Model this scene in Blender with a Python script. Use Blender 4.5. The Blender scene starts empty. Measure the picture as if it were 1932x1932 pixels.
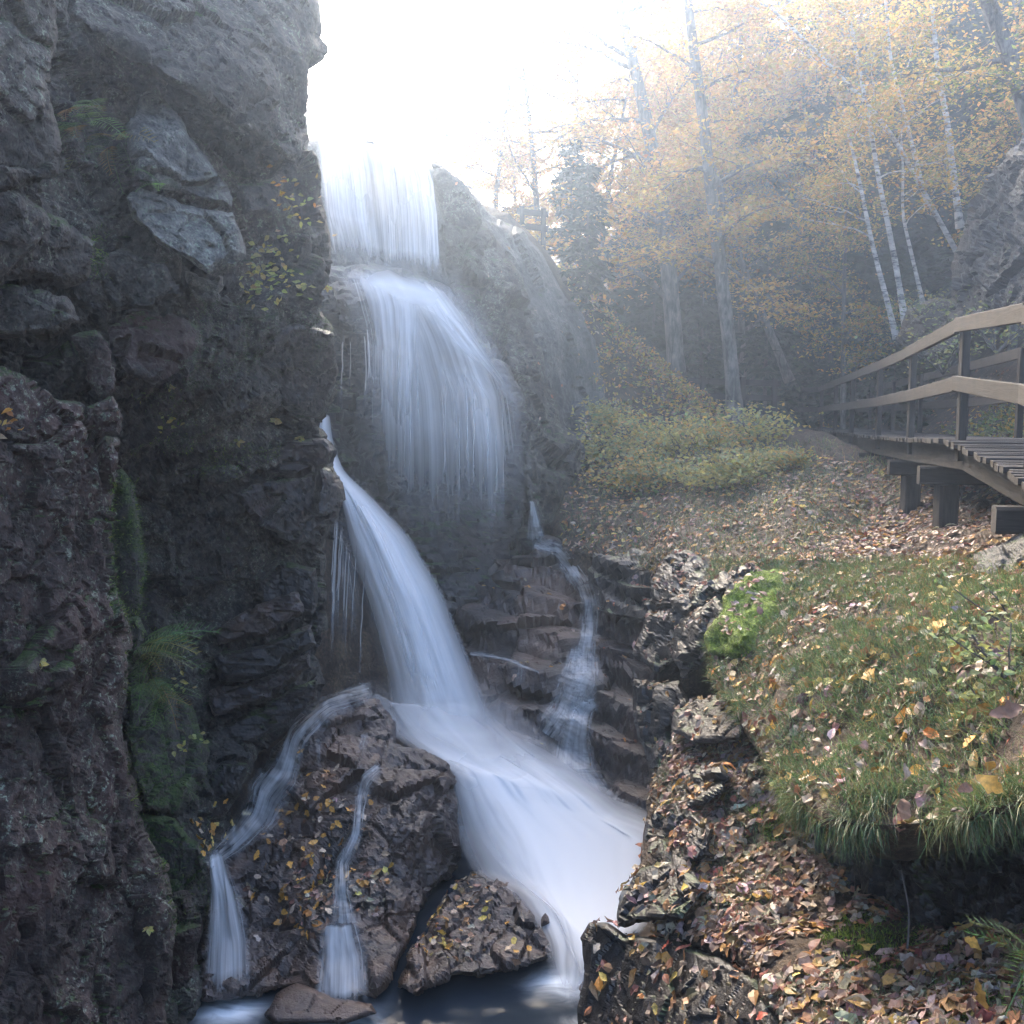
import bpy, math, random
import numpy as np
from mathutils import Vector
R = math.radians
random.seed(7); RNG = np.random.default_rng(7)
scn = bpy.context.scene
COL = scn.collection
# ------------------------------------------------------------------ camera, sky, sun, exposure
F_PX, CX = 1856.0, 966.0            # focal length and centre in a 1932 px square frame
PITCH = math.atan(176.0/F_PX)
CAM = np.array([0.0, 0.0, 5.0])
cd = bpy.data.cameras.new('camera'); cam = bpy.data.objects.new('camera', cd); COL.objects.link(cam)
cam.location = CAM; cam.rotation_euler = (math.pi/2-PITCH, 0, 0)
cd.sensor_fit = 'HORIZONTAL'; cd.sensor_width = 36.0; cd.lens = 36.0*F_PX/1932.0
cd.clip_start = .05; cd.clip_end = 600
scn.camera = cam
SUN_EL, SUN_AZ = R(33), R(-15)       # azimuth from +Y towards +X
w = bpy.data.worlds.new('World'); scn.world = w; w.use_nodes = True
nt = w.node_tree; nt.nodes.clear()
sky = nt.nodes.new('ShaderNodeTexSky'); sky.sky_type = 'NISHITA'; sky.sun_disc = False
sky.sun_elevation = SUN_EL; sky.sun_rotation = SUN_AZ; sky.dust_density = 6.0; sky.air_density = 1.0; sky.ozone_density = 1.8
bg = nt.nodes.new('ShaderNodeBackground'); bg.inputs['Strength'].default_value = .15
wo = nt.nodes.new('ShaderNodeOutputWorld')
nt.links.new(sky.outputs[0], bg.inputs[0]); nt.links.new(bg.outputs[0], wo.inputs[0])
sd_ = bpy.data.lights.new('sun', 'SUN'); sd_.energy = 1.5; sd_.angle = R(24); sd_.color = (1, .83, .60)
sun = bpy.data.objects.new('sun', sd_); COL.objects.link(sun)
sdir = Vector((math.sin(SUN_AZ)*math.cos(SUN_EL), math.cos(SUN_AZ)*math.cos(SUN_EL), math.sin(SUN_EL)))
sun.rotation_euler = sdir.to_track_quat('Z', 'Y').to_euler(); sun.location = (0, 60, 60)
vs = scn.view_settings
vs.view_transform = 'Standard'; vs.look = 'None'; vs.gamma = 1; vs.use_curve_mapping = False
vs.exposure = 2.95
cy = scn.cycles
cy.use_adaptive_sampling = True; cy.adaptive_threshold = .03
cy.use_denoising = True; cy.max_bounces = 4; cy.diffuse_bounces = 2; cy.glossy_bounces = 2
cy.transmission_bounces = 3; cy.transparent_max_bounces = 24; cy.volume_bounces = 0
cy.caustics_reflective = False; cy.caustics_refractive = False

# ------------------------------------------------------------------ numpy helpers
cp, sp = math.cos(PITCH), math.sin(PITCH)
def at(px, py, Y):
    px = np.asarray(px, float); py = np.asarray(py, float); Y = np.asarray(Y, float)
    cx, cyy = (px-CX)/F_PX, -(py-CX)/F_PX
    dy, dz = cp+cyy*sp, -sp+cyy*cp
    k = Y/dy
    return np.stack(np.broadcast_arrays(cx*k+CAM[0], Y+CAM[1], dz*k+CAM[2]), -1)
def proj(P):
    d = P-CAM
    f = d[..., 1]*cp-d[..., 2]*sp; u = d[..., 1]*sp+d[..., 2]*cp
    f = np.where(f > .05, f, .05)
    return np.stack([CX+F_PX*d[..., 0]/f, CX-F_PX*u/f], -1)
def h3(ix, iy, iz, s):
    n = (ix.astype(np.int64)*374761393+iy.astype(np.int64)*668265263+iz.astype(np.int64)*2147483647*3+s*1274126177) & 0xFFFFFFFF
    n = ((n ^ (n >> 13))*1274126177) & 0xFFFFFFFF
    n = ((n ^ (n >> 16))*2246822519) & 0xFFFFFFFF
    return ((n ^ (n >> 15)) & 0xFFFFFF)/16777216.0
def vn(P, s=0):
    f = np.floor(P); i = f.astype(np.int64); t = P-f; t = t*t*(3-2*t)
    o = 0
    for a in (0, 1):
        for b in (0, 1):
            for c in (0, 1):
                wgt = (t[:, 0] if a else 1-t[:, 0])*(t[:, 1] if b else 1-t[:, 1])*(t[:, 2] if c else 1-t[:, 2])
                o = o+wgt*h3(i[:, 0]+a, i[:, 1]+b, i[:, 2]+c, s)
    return o-.5
def fbm(P, s=0, o=4, g=.5):
    r = 0; a = 1.0
    for k in range(o):
        r = r+a*vn(P*(2.03**k)+k*7.3, s+k); a *= g
    return r
def cells(P, s=0):
    """nearest-seed cells: distance to the border and one planar facet per cell"""
    i = np.floor(P).astype(np.int64); N = len(P)
    f1 = np.full(N, 9.); f2 = np.full(N, 9.); val = np.zeros(N)
    for a in (-1, 0, 1):
        for b in (-1, 0, 1):
            for c in (-1, 0, 1):
                x, y, z = i[:, 0]+a, i[:, 1]+b, i[:, 2]+c
                r = P-np.stack([x+h3(x, y, z, s), y+h3(x, y, z, s+1), z+h3(x, y, z, s+2)], -1)
                d = np.sqrt((r*r).sum(1))
                g = np.stack([h3(x, y, z, s+3), h3(x, y, z, s+4), h3(x, y, z, s+5)], -1)-.5
                v = .9*(h3(x, y, z, s+6)-.5)+1.6*(g*r).sum(1)
                m = d < f1
                f2 = np.where(m, f1, np.minimum(f2, d)); val = np.where(m, v, val); f1 = np.where(m, d, f1)
    return val, f2-f1
def rbf(pts, vals, q, scale=100.):
    pts = np.asarray(pts, float)/scale; q = np.asarray(q, float)/scale; vals = np.asarray(vals, float)
    n = len(pts)
    A = np.zeros((n+3, n+3)); A[:n, :n] = np.sqrt(((pts[:, None]-pts[None])**2).sum(-1))
    A[:n, n] = 1; A[:n, n+1:n+3] = pts*1e-3; A[n, :n] = 1; A[n+1:n+3, :n] = (pts*1e-3).T
    c = np.linalg.lstsq(A, np.concatenate([vals, [0, 0, 0]]), rcond=None)[0]
    out = np.empty(len(q))
    for k in range(0, len(q), 20000):
        b = q[k:k+20000]
        out[k:k+20000] = np.sqrt(((b[:, None]-pts[None])**2).sum(-1))@c[:n]+c[n]+(b*1e-3)@c[n+1:]
    return out
def sdist(poly, q):
    """signed distance (positive inside) and nearest border point"""
    a = np.asarray(poly, float); b = np.roll(a, -1, 0)
    best = np.full(len(q), 1e18); npnt = np.zeros((len(q), 2)); ins = np.zeros(len(q), bool)
    for p0, p1 in zip(a, b):
        e = p1-p0; L = (e*e).sum()+1e-9
        t = np.clip(((q-p0)@e)/L, 0, 1); c = p0+t[:, None]*e
        d = ((q-c)**2).sum(1); m = d < best
        best = np.where(m, d, best); npnt[m] = c[m]
        if p0[1] != p1[1]:
            cr = ((p0[1] > q[:, 1]) != (p1[1] > q[:, 1])) & (q[:, 0] < e[0]*(q[:, 1]-p0[1])/e[1]+p0[0])
            ins ^= cr
    d = np.sqrt(best)
    return np.where(ins, d, -d), npnt
def roughpoly(poly, rough, s, step=14):
    a = np.asarray(poly, float); b = np.roll(a, -1, 0); out = []
    for p0, p1 in zip(a, b):
        n = max(1, int(np.hypot(*(p1-p0))/step))
        for k in range(n): out.append(p0+(p1-p0)*k/n)
    out = np.array(out); q = np.c_[out, np.zeros(len(out))]
    out[:, 0] += rough*(fbm(q/46., s, 3)*2+vn(q/13., s+9)*.8); out[:, 1] += rough*(fbm(q/46.+50, s+5, 3)*2+vn(q/13.+9, s+8)*.8)
    return out

# ------------------------------------------------------------------ mesh + object helpers
WORLD = {}
def tag(o, label=None, cat=None, group=None, kind=None):
    for k, v in (('label', label), ('category', cat), ('group', group), ('kind', kind)):
        if v: o[k] = v
    return o
def mesh(name, V, faces, mat, uv=None, col=None, smooth=False):
    me = bpy.data.meshes.new(name)
    V = np.ascontiguousarray(V, np.float32)
    me.vertices.add(len(V)); me.vertices.foreach_set('co', V.ravel())
    faces = [np.asarray(f, np.int32) for f in (faces if isinstance(faces, list) else [faces]) if len(f)]
    loops = np.concatenate([f.ravel() for f in faces])
    tot = np.concatenate([np.full(len(f), f.shape[1], np.int32) for f in faces])
    st = np.concatenate([[0], np.cumsum(tot)[:-1]]).astype(np.int32)
    me.loops.add(len(loops)); me.loops.foreach_set('vertex_index', loops.astype(np.int32))
    me.polygons.add(len(tot)); me.polygons.foreach_set('loop_start', st); me.polygons.foreach_set('loop_total', tot)
    if uv is not None:
        l = me.uv_layers.new(name='UVMap'); l.data.foreach_set('uv', np.ascontiguousarray(uv[loops], np.float32).ravel())
    if col is not None:
        ca = me.color_attributes.new('Col', 'FLOAT_COLOR', 'POINT')
        ca.data.foreach_set('color', np.ascontiguousarray(np.c_[col, np.ones(len(col))], np.float32).ravel())
    me.polygons.foreach_set('use_smooth', np.full(len(tot), smooth))
    me.update(calc_edges=True); me.validate()
    if mat: me.materials.append(mat)
    return me
def obj(name, V, faces, mat, parent=None, loc=None, **kw):
    V = np.asarray(V, float)
    if parent is not None: base = np.array(WORLD.get(parent.name, (0, 0, 0)), float); off = base
    else:
        base = np.array(loc if loc is not None else [V[:, 0].mean(), V[:, 1].mean(), V[:, 2].min()]); off = base
    o = bpy.data.objects.new(name, mesh(name, V-off, faces, mat, **kw)); COL.objects.link(o)
    if parent is not None: o.parent = parent
    else: o.location = base
    WORLD[o.name] = tuple(off)
    return o
def empty(name, loc):
    o = bpy.data.objects.new(name, None); COL.objects.link(o); o.location = loc; o.empty_display_size = .2
    WORLD[o.name] = tuple(loc); return o
def link(name, me, parent=None, loc=(0, 0, 0), rot=(0, 0, 0), sc=1.0):
    o = bpy.data.objects.new(name, me); COL.objects.link(o); o.location = loc; o.rotation_euler = rot
    o.scale = (sc, sc, sc) if np.isscalar(sc) else sc
    if parent is not None: o.parent = parent
    return o
def grid_faces(nu, nv):
    i = np.arange(nu*nv).reshape(nv, nu)
    return np.stack([i[:-1, :-1], i[:-1, 1:], i[1:, 1:], i[1:, :-1]], -1).reshape(-1, 4)
def normals(V, F):
    a = V[F[:, 2]]-V[F[:, 0]]; b = V[F[:, 3]]-V[F[:, 1]]; fn = np.cross(a, b)
    N = np.zeros_like(V)
    for k in range(4): np.add.at(N, F[:, k], fn)
    N /= np.linalg.norm(N, axis=1, keepdims=True)+1e-9
    return N
SURF = []      # every rock / bank surface, for scattering leaves, moss and grass on it
def relief(poly, ctrl, g=6, thick=1.5, rough=5, rpx=14, rd=.15, rock=(), s=0, shrink=.12, terrace=None, down=False):
    """a rock mass: outline with its own distance, a fractured face and a body going back in depth"""
    poly = roughpoly(poly, rough, s)
    lo, hi = poly.min(0)-g, poly.max(0)+g
    xs = np.arange(lo[0], hi[0]+g, g); ys = np.arange(lo[1], hi[1]+g, g)
    X, Yg = np.meshgrid(xs, ys); q = np.c_[X.ravel(), Yg.ravel()]
    F = grid_faces(len(xs), len(ys)); 
    sdv, npt = sdist(poly, q)
    keep = sdv[F].mean(1) > 0
    F = F[keep]
    E = np.concatenate([F[:, [0, 1]], F[:, [1, 2]], F[:, [2, 3]], F[:, [3, 0]]])
    key = np.sort(E, 1); kk = key[:, 0].astype(np.int64)*len(q)+key[:, 1]
    u, inv, cnt = np.unique(kk, return_inverse=True, return_counts=True)
    BE = E[cnt[inv] == 1]
    bv = np.unique(BE); q[bv] = npt[bv]; sdv[bv] = 0
    used = np.unique(F); rm = -np.ones(len(q), int); rm[used] = np.arange(len(used))
    q = q[used]; sdv = np.maximum(sdv[used], 0); F = rm[F]; BE = rm[BE]
    c = np.array(ctrl, float)
    Y = rbf(c[:, :2], c[:, 2], q) if len(c) > 2 else np.full(len(q), c[:, 2].mean())
    t = np.clip(sdv/rpx, 0, 1); Y = Y+rd*(1-np.sqrt(np.maximum(0, 1-(1-t)**2)))
    V = at(q[:, 0], q[:, 1], Y)
    if terrace:
        hgt, amt = terrace
        z = V[:, 2]+fbm(V*.7, s+3, 2)*.25+V[:, 0]*.12; fr = z/hgt-np.floor(z/hgt)
        V[:, 2] += amt*hgt*((np.clip((fr-.5)/.22+.5, 0, 1))-fr)
    N = -normals(V, F)
    if (N*(CAM-V)).sum() < 0: N = -N
    vd = CAM-V; vd /= np.linalg.norm(vd, axis=1, keepdims=True)
    N = N+vd*.7; N /= np.linalg.norm(N, axis=1, keepdims=True); ef = .35+.65*np.clip(sdv/(rpx*1.2), 0, 1)
    D = np.zeros(len(V))
    for kind, sc, amp, st in rock:
        W = V*np.array(st)/sc+fbm(V*1.3/sc, s+31, 2)[:, None]*.35
        if kind == 'facet':
            v, b = cells(W, s+int(sc*100)); D += amp*v-amp*.22*np.clip(1-b/.08, 0, 1)
        elif kind == 'fbm': D += amp*fbm(W, s+17, 5, .55)
        elif kind == 'ridge': D += amp*(.25-np.abs(fbm(W, s+23, 4)))
    V = V+N*(D*ef)[:, None]
    # body going back, away from the viewer, slightly tapered
    n0 = len(V); bu = np.unique(BE); bm = -np.ones(n0, int)
    cen = V.mean(0); rings = []; VV = [V]
    RG = ((.04, .02), (.1, .06), (.2, .12), (.34, .25), (.55, .45), (1., 1.)) if not down else ((.45, .3), (1., 1.))
    B = V[bu]; d = B-CAM; L = np.linalg.norm(d, axis=1, keepdims=True); hd = (cen-B)*np.array([1, 1, 0]); hd /= np.linalg.norm(hd, axis=1, keepdims=True)+1e-6
    ci = (cen-B)-((cen-B)*d).sum(1, keepdims=True)*d/L**2; ci /= np.linalg.norm(ci, axis=1, keepdims=True)+1e-6
    for k, (a, b) in enumerate(RG):
        if down: nb = B+hd*thick*a+np.array([0, 0, -.55])*thick*a
        else:
            nb = B+d/L*thick*a+(cen-B)*shrink*b
            if k < len(RG)-1: nb = nb+ci*(np.abs(cells(nb/.7, s+71)[0])*.3+np.abs(cells(nb/.25, s+72)[0])*.1)[:, None]*min(1., thick)*min(1, a*8)
        VV.append(nb); m = bm.copy(); m[bu] = n0+k*len(bu)+np.arange(len(bu)); rings.append(m)
    Sk = [np.stack([BE[:, 1], BE[:, 0], rings[0][BE[:, 0]], rings[0][BE[:, 1]]], -1)]
    for r0_, r1_ in zip(rings[:-1], rings[1:]): Sk.append(np.stack([r0_[BE[:, 1]], r0_[BE[:, 0]], r1_[BE[:, 0]], r1_[BE[:, 1]]], -1))
    VA = np.concatenate(VV+[((cen+(cen-CAM)/np.linalg.norm(cen-CAM)*thick) if not down else cen-np.array([0, 0, thick+1.]))[None]])
    cap = np.stack([rings[-1][BE[:, 1]], rings[-1][BE[:, 0]], np.full(len(BE), len(VA)-1)], -1)
    N2 = -normals(V, F)
    if (N2*(CAM-V)).sum() < 0: N2 = -N2
    SURF.append((V, F, N2))
    return VA, [np.concatenate([F]+Sk), cap]
def sample(region, n, nz=-2, surf=None, ymax=99, ymin=0):
    """random points on the built surfaces whose picture position lies in the region"""
    Ps, Ns, As = [], [], []
    for V, F, N in (SURF if surf is None else [SURF[k] for k in surf]):
        c = V[F].mean(1)
        if c[:, 1].min() > ymax: continue
        nn = N[F].mean(1)
        ok = (nn[:, 2] > nz) & (c[:, 1] < ymax) & (c[:, 1] > ymin)
        pj = proj(c); lo, hi = np.min(region, 0), np.max(region, 0)
        ok &= (pj > lo).all(1) & (pj < hi).all(1)
        k = np.where(ok)[0]
        if len(k): k = k[sdist(region, pj[k])[0] > 0]
        if not len(k): continue
        a = np.linalg.norm(np.cross(V[F[k, 2]]-V[F[k, 0]], V[F[k, 3]]-V[F[k, 1]]), axis=1)
        Ps.append((V, F[k])); Ns.append(nn[k]); As.append(a)
    if not Ps: return np.zeros((0, 3)), np.zeros((0, 3))
    A = np.concatenate(As); pick = RNG.choice(len(A), n, p=A/A.sum())
    Vc = np.concatenate([v[f] for v, f in Ps]); Nn = np.concatenate(Ns)
    a, b = RNG.random((n, 1)), RNG.random((n, 1)); q = Vc[pick]
    P = (q[:, 0]*(1-a)+q[:, 1]*a)*(1-b)+(q[:, 3]*(1-a)+q[:, 2]*a)*b
    return P, Nn[pick]
def frames(N, tilt=.3, head=None):
    n = len(N); Z = N+RNG.normal(0, tilt, (n, 3)); Z /= np.linalg.norm(Z, axis=1, keepdims=True)
    T = RNG.normal(0, 1, (n, 3)) if head is None else head+RNG.normal(0, .35, (n, 3))
    X = T-(T*Z).sum(1, keepdims=True)*Z; X /= np.linalg.norm(X, axis=1, keepdims=True)+1e-9
    return np.stack([X, np.cross(Z, X), Z], 1)
def stamp(temps, P, Fr, S, C):
    """many small copies of template shapes as one mesh: vertices, faces, colours"""
    vs_, fs, cs = [], [], []; off = 0
    which = RNG.integers(0, len(temps), len(P))
    for k, (tv, tf) in enumerate(temps):
        m = which == k
        if not m.any(): continue
        S_ = S[m] if S.ndim > 1 else np.repeat(S[m][:, None], 3, 1)
        v = np.einsum('nks,nsd->nkd', tv[None]*S_[:, None, :], Fr[m])+P[m][:, None]
        f = tf[None]+(np.arange(m.sum())*len(tv))[:, None, None]+off
        vs_.append(v.reshape(-1, 3)); fs.append(f.reshape(-1, tf.shape[1])); cs.append(np.repeat(C[m], len(tv), 0)); off += v.shape[0]*v.shape[1]
    return np.concatenate(vs_), np.concatenate(fs), np.concatenate(cs)
def pal(cols, n, jit=.18):
    c = np.array(cols)[RNG.integers(0, len(cols), n)]
    return np.clip(c*(1+RNG.normal(0, jit, (n, 1)))*(1+RNG.normal(0, jit*.4, (n, 3))), .004, 1)
# leaf templates
def t_leaf(st=5, width=.46, curl=.25, fold=.12, lobes=0, s=0):
    rg = np.random.default_rng(s); V = []; 
    for k in range(st):
        t = k/(st-1); wd = width*math.sin(math.pi*t**.85)**.8*.5*(1+.15*rg.normal()); 
        if lobes: wd *= (1.35 if k % 2 else .75)
        z = curl*(t-.5)**2*2+.05*rg.normal()
        e = fold*(1+rg.normal()*.5)
        V += [(t-.5, -wd, z+e*wd*3), (t-.5, 0, z-.02), (t-.5, wd, z+e*wd*3+.05*rg.normal())]
    Fq = []
    for k in range(st-1):
        for j in (0, 1): a = 3*k+j; Fq.append((a, a+1, a+4, a+3))
    return np.array(V), np.array(Fq)
LEAF = [t_leaf(5, w_, c_, f_, l_, k) for k, (w_, c_, f_, l_) in enumerate(((.5, .15, .1, 0), (.56, -.15, .05, 0), (.42, .28, .16, 0), (.7, .12, .08, 1), (.6, -.22, .12, 1), (.48, .05, -.1, 0)))]
DIA = [(np.array([(-.5, 0, 0), (0, -.27, .06), (.5, 0, -.04), (0, .27, .06)]), np.array([(0, 1, 2, 3)])), (np.array([(-.5, 0, .05), (-.05, -.3, -.05), (.5, 0, .02), (.05, .3, -.02)]), np.array([(0, 1, 2, 3)]))]
def t_blade(bend, s):
    V = []; 
    for k in range(4):
        t = k/3; x = bend*t*t; z = t*(1-.35*abs(bend)*t); wd = .035*(1-t*.92)
        V += [(x, -wd, z), (x, wd, z)]
    return np.array(V), np.array([(0, 1, 3, 2), (2, 3, 5, 4), (4, 5, 7, 6)])
BLADE = [t_blade(b, 0) for b in (.1, .45, .8, 1.1)]
def t_frond(n=13):
    V, Fq = [], []
    for k in range(n):
        t = (k+.7)/n; x = t; z = .35*t-.55*t*t; L = .24*math.sin(math.pi*min(1, t*.8+.16))+.02
        for sgn in (-1, 1):
            b = len(V); dx = .028
            V += [(x-dx, 0, z), (x+.03, sgn*L*.5, z-.01-.0*L), (x+.09, sgn*L, z-.12*L), (x+dx*.9, sgn*L*.45, z+.005)]
            Fq.append((b, b+1, b+2, b+3) if sgn > 0 else (b+3, b+2, b+1, b))
    b = len(V)
    for k in range(6):
        t = k/5; V += [(t, -.006, .35*t-.55*t*t), (t, .006, .35*t-.55*t*t)]
    for k in range(5): Fq.append((b+2*k, b+2*k+1, b+2*k+3, b+2*k+2))
    return np.array(V), np.array(Fq)
FROND = t_frond()

# ------------------------------------------------------------------ materials
def nodes(name):
    m = bpy.data.materials.new(name); m.use_nodes = True; t = m.node_tree; t.nodes.clear()
    return m, t, (lambda ty, **k: mk(t, ty, **k)), t.links.new
def mk(t, ty, **k):
    n = t.nodes.new(ty)
    for a, b in k.items():
        if a in n.inputs.keys(): n.inputs[a].default_value = b
        else: setattr(n, a, b)
    return n
def noise(t, vec, scale, detail=4, rough=.6, dist=0):
    n = mk(t, 'ShaderNodeTexNoise', Scale=scale, Detail=detail, Roughness=rough, Distortion=dist)
    t.links.new(vec, n.inputs['Vector']); return n.outputs[0]
def ramp(t, fac, stops):
    n = t.nodes.new('ShaderNodeValToRGB'); e = n.color_ramp.elements
    while len(e) < len(stops): e.new(.5)
    for el, (p, c) in zip(e, stops): el.position = p; el.color = (*c, 1) if len(c) == 3 else c
    t.links.new(fac, n.inputs[0]); return n.outputs[0]
def mixc(t, fac, a, b, mode='MIX'):
    n = t.nodes.new('ShaderNodeMix'); n.data_type = 'RGBA'; n.blend_type = mode
    for sock, v in ((n.inputs[0], fac), (n.inputs[6], a), (n.inputs[7], b)):
        if hasattr(v, 'is_linked'): t.links.new(v, sock)
        elif np.isscalar(v): sock.default_value = v
        else: sock.default_value = (*v, 1)
    return n.outputs[2]
def mth(t, op, a, b=None, clamp=False):
    n = t.nodes.new('ShaderNodeMath'); n.operation = op; n.use_clamp = clamp
    for i, v in enumerate((a, b)):
        if v is None: continue
        if hasattr(v, 'is_linked'): t.links.new(v, n.inputs[i])
        else: n.inputs[i].default_value = v
    return n.outputs[0]
def B3(v): return (v, v, v)
def rock_mat(name, c1, c2, c3, lichen=.0, moss=.0, wet=.0, sc=1.0, bump=.5, stain=None, strat=(1, 1, 1)):
    m, t, N, L = nodes(name)
    geo = N('ShaderNodeNewGeometry'); mp = N('ShaderNodeMapping'); L(geo.outputs['Position'], mp.inputs[0]); mp.inputs['Scale'].default_value = strat
    P = mp.outputs[0]
    n1 = noise(t, P, 1.5*sc, 3, .6, .3); n2 = noise(t, P, 11*sc, 5, .72); n3 = noise(t, P, 60*sc, 1, .6)
    c = ramp(t, n1, [(.30, c1), (.50, c2), (.70, c3)])
    c = mixc(t, 1.0, c, ramp(t, n2, [(.27, B3(.28)), (.48, B3(.85)), (.72, B3(1.95))]), 'MULTIPLY')
    c = mixc(t, .6, c, ramp(t, n3, [(.3, B3(.5)), (.5, B3(1)), (.7, B3(1.6))]), 'MULTIPLY')
    if stain: c = mixc(t, ramp(t, noise(t, P, .9, 2, .5, 1.2), [(.48, B3(0)), (.66, B3(.75))]), c, stain)
    if lichen:
        v = noise(t, P, 26, 3, .8)
        c = mixc(t, mth(t, 'MULTIPLY', mth(t, 'MULTIPLY', ramp(t, v, [(.56, B3(0)), (.63, B3(1))]), ramp(t, n1, [(.45, B3(.15)), (.6, B3(1))])), lichen), c, (.30, .36, .27))
    if moss:
        sx = N('ShaderNodeSeparateXYZ'); L(geo.outputs['Normal'], sx.inputs[0])
        k = mth(t, 'ADD', mth(t, 'MULTIPLY', sx.outputs[2], .4), noise(t, P, 2.2, 3, .7))
        mo = ramp(t, n3, [(.35, (.012, .026, .006)), (.65, (.05, .08, .014))])
        c = mixc(t, ramp(t, k, [(.9-moss*.5, B3(0)), (1.0-moss*.5, B3(1))]), c, mo)
    bs = N('ShaderNodeBsdfPrincipled'); L(c, bs.inputs['Base Color'])
    L(ramp(t, n2, [(.35, B3(.85-.62*wet)), (.65, B3(.9-.35*wet))]), bs.inputs['Roughness'])
    bs.inputs['Specular IOR Level'].default_value = .35+.4*wet
    bp = N('ShaderNodeBump', Strength=bump, Distance=.07/sc); L(n2, bp.inputs['Height']); L(bp.outputs[0], bs.inputs['Normal'])
    o = N('ShaderNodeOutputMaterial'); L(bs.outputs[0], o.inputs[0]); return m
def leaf_mat(name, trans=.3, rough=.5, spec=.4):
    m, t, N, L = nodes(name)
    a = N('ShaderNodeAttribute', attribute_name='Col'); geo = N('ShaderNodeNewGeometry')
    c = mixc(t, .6, a.outputs[0], ramp(t, noise(t, geo.outputs['Position'], 55, 3), [(.3, B3(.55)), (.7, B3(1.45))]), 'MULTIPLY')
    bs = N('ShaderNodeBsdfPrincipled', Roughness=rough); L(c, bs.inputs['Base Color']); bs.inputs['Specular IOR Level'].default_value = spec
    tr = N('ShaderNodeBsdfTranslucent'); L(c, tr.inputs[0]); mx = N('ShaderNodeMixShader'); mx.inputs[0].default_value = trans
    L(bs.outputs[0], mx.inputs[1]); L(tr.outputs[0], mx.inputs[2]); o = N('ShaderNodeOutputMaterial'); L(mx.outputs[0], o.inputs[0]); return m
def plain_leaf(name, col, rough=.4):
    m, t, N, L = nodes(name)
    tc = N('ShaderNodeTexCoord'); oi = N('ShaderNodeObjectInfo')
    c = mixc(t, .7, col, ramp(t, noise(t, tc.outputs['Object'], 6, 4), [(.3, B3(.45)), (.7, B3(1.5))]), 'MULTIPLY')
    c = mixc(t, .8, c, ramp(t, oi.outputs['Random'], [(0, (.6, .5, .45)), (.5, B3(1)), (1, (1.4, 1.35, 1.2))]), 'MULTIPLY')
    bs = N('ShaderNodeBsdfPrincipled', Roughness=.6); L(c, bs.inputs['Base Color']); o = N('ShaderNodeOutputMaterial'); L(bs.outputs[0], o.inputs[0]); return m
def wood_mat(name, c1, c2, wet=.3):
    m, t, N, L = nodes(name)
    tc = N('ShaderNodeTexCoord'); mp = N('ShaderNodeMapping'); mp.inputs['Scale'].default_value = (3, 40, 40); L(tc.outputs['Object'], mp.inputs[0])
    oi = N('ShaderNodeObjectInfo')
    g = noise(t, mp.outputs[0], 1, 5, .6, .6); c = ramp(t, g, [(.3, c1), (.7, c2)])
    c = mixc(t, .6, c, ramp(t, oi.outputs['Random'], [(0, B3(.5)), (1, B3(1.0))]), 'MULTIPLY')
    c = mixc(t, .5, c, ramp(t, noise(t, tc.outputs['Object'], 3, 4), [(.35, B3(.5)), (.65, B3(1.3))]), 'MULTIPLY')
    bs = N('ShaderNodeBsdfPrincipled', Roughness=.9-.2*wet); bs.inputs['Specular IOR Level'].default_value = .2; L(c, bs.inputs['Base Color'])
    bp = N('ShaderNodeBump', Strength=.4, Distance=.01); L(g, bp.inputs['Height']); L(bp.outputs[0], bs.inputs['Normal'])
    o = N('ShaderNodeOutputMaterial'); L(bs.outputs[0], o.inputs[0]); return m
def bark_mat(name, c1, c2, birch=False):
    m, t, N, L = nodes(name)
    geo = N('ShaderNodeNewGeometry'); mp = N('ShaderNodeMapping'); mp.inputs['Scale'].default_value = (3, 3, 14) if birch else (9, 9, 2.5); L(geo.outputs['Position'], mp.inputs[0])
    n = noise(t, mp.outputs[0], 1.2, 6, .7, .5); n2 = noise(t, geo.outputs['Position'], 4, 4)
    c = ramp(t, n, [(.38, c1), (.52 if birch else .62, c2)]); c = mixc(t, .5, c, ramp(t, n2, [(.35, B3(.5)), (.65, B3(1.4))]), 'MULTIPLY')
    bs = N('ShaderNodeBsdfPrincipled', Roughness=.85); L(c, bs.inputs['Base Color'])
    bp = N('ShaderNodeBump', Strength=.6, Distance=.03); L(n, bp.inputs['Height']); L(bp.outputs[0], bs.inputs['Normal'])
    o = N('ShaderNodeOutputMaterial'); L(bs.outputs[0], o.inputs[0]); return m
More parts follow.
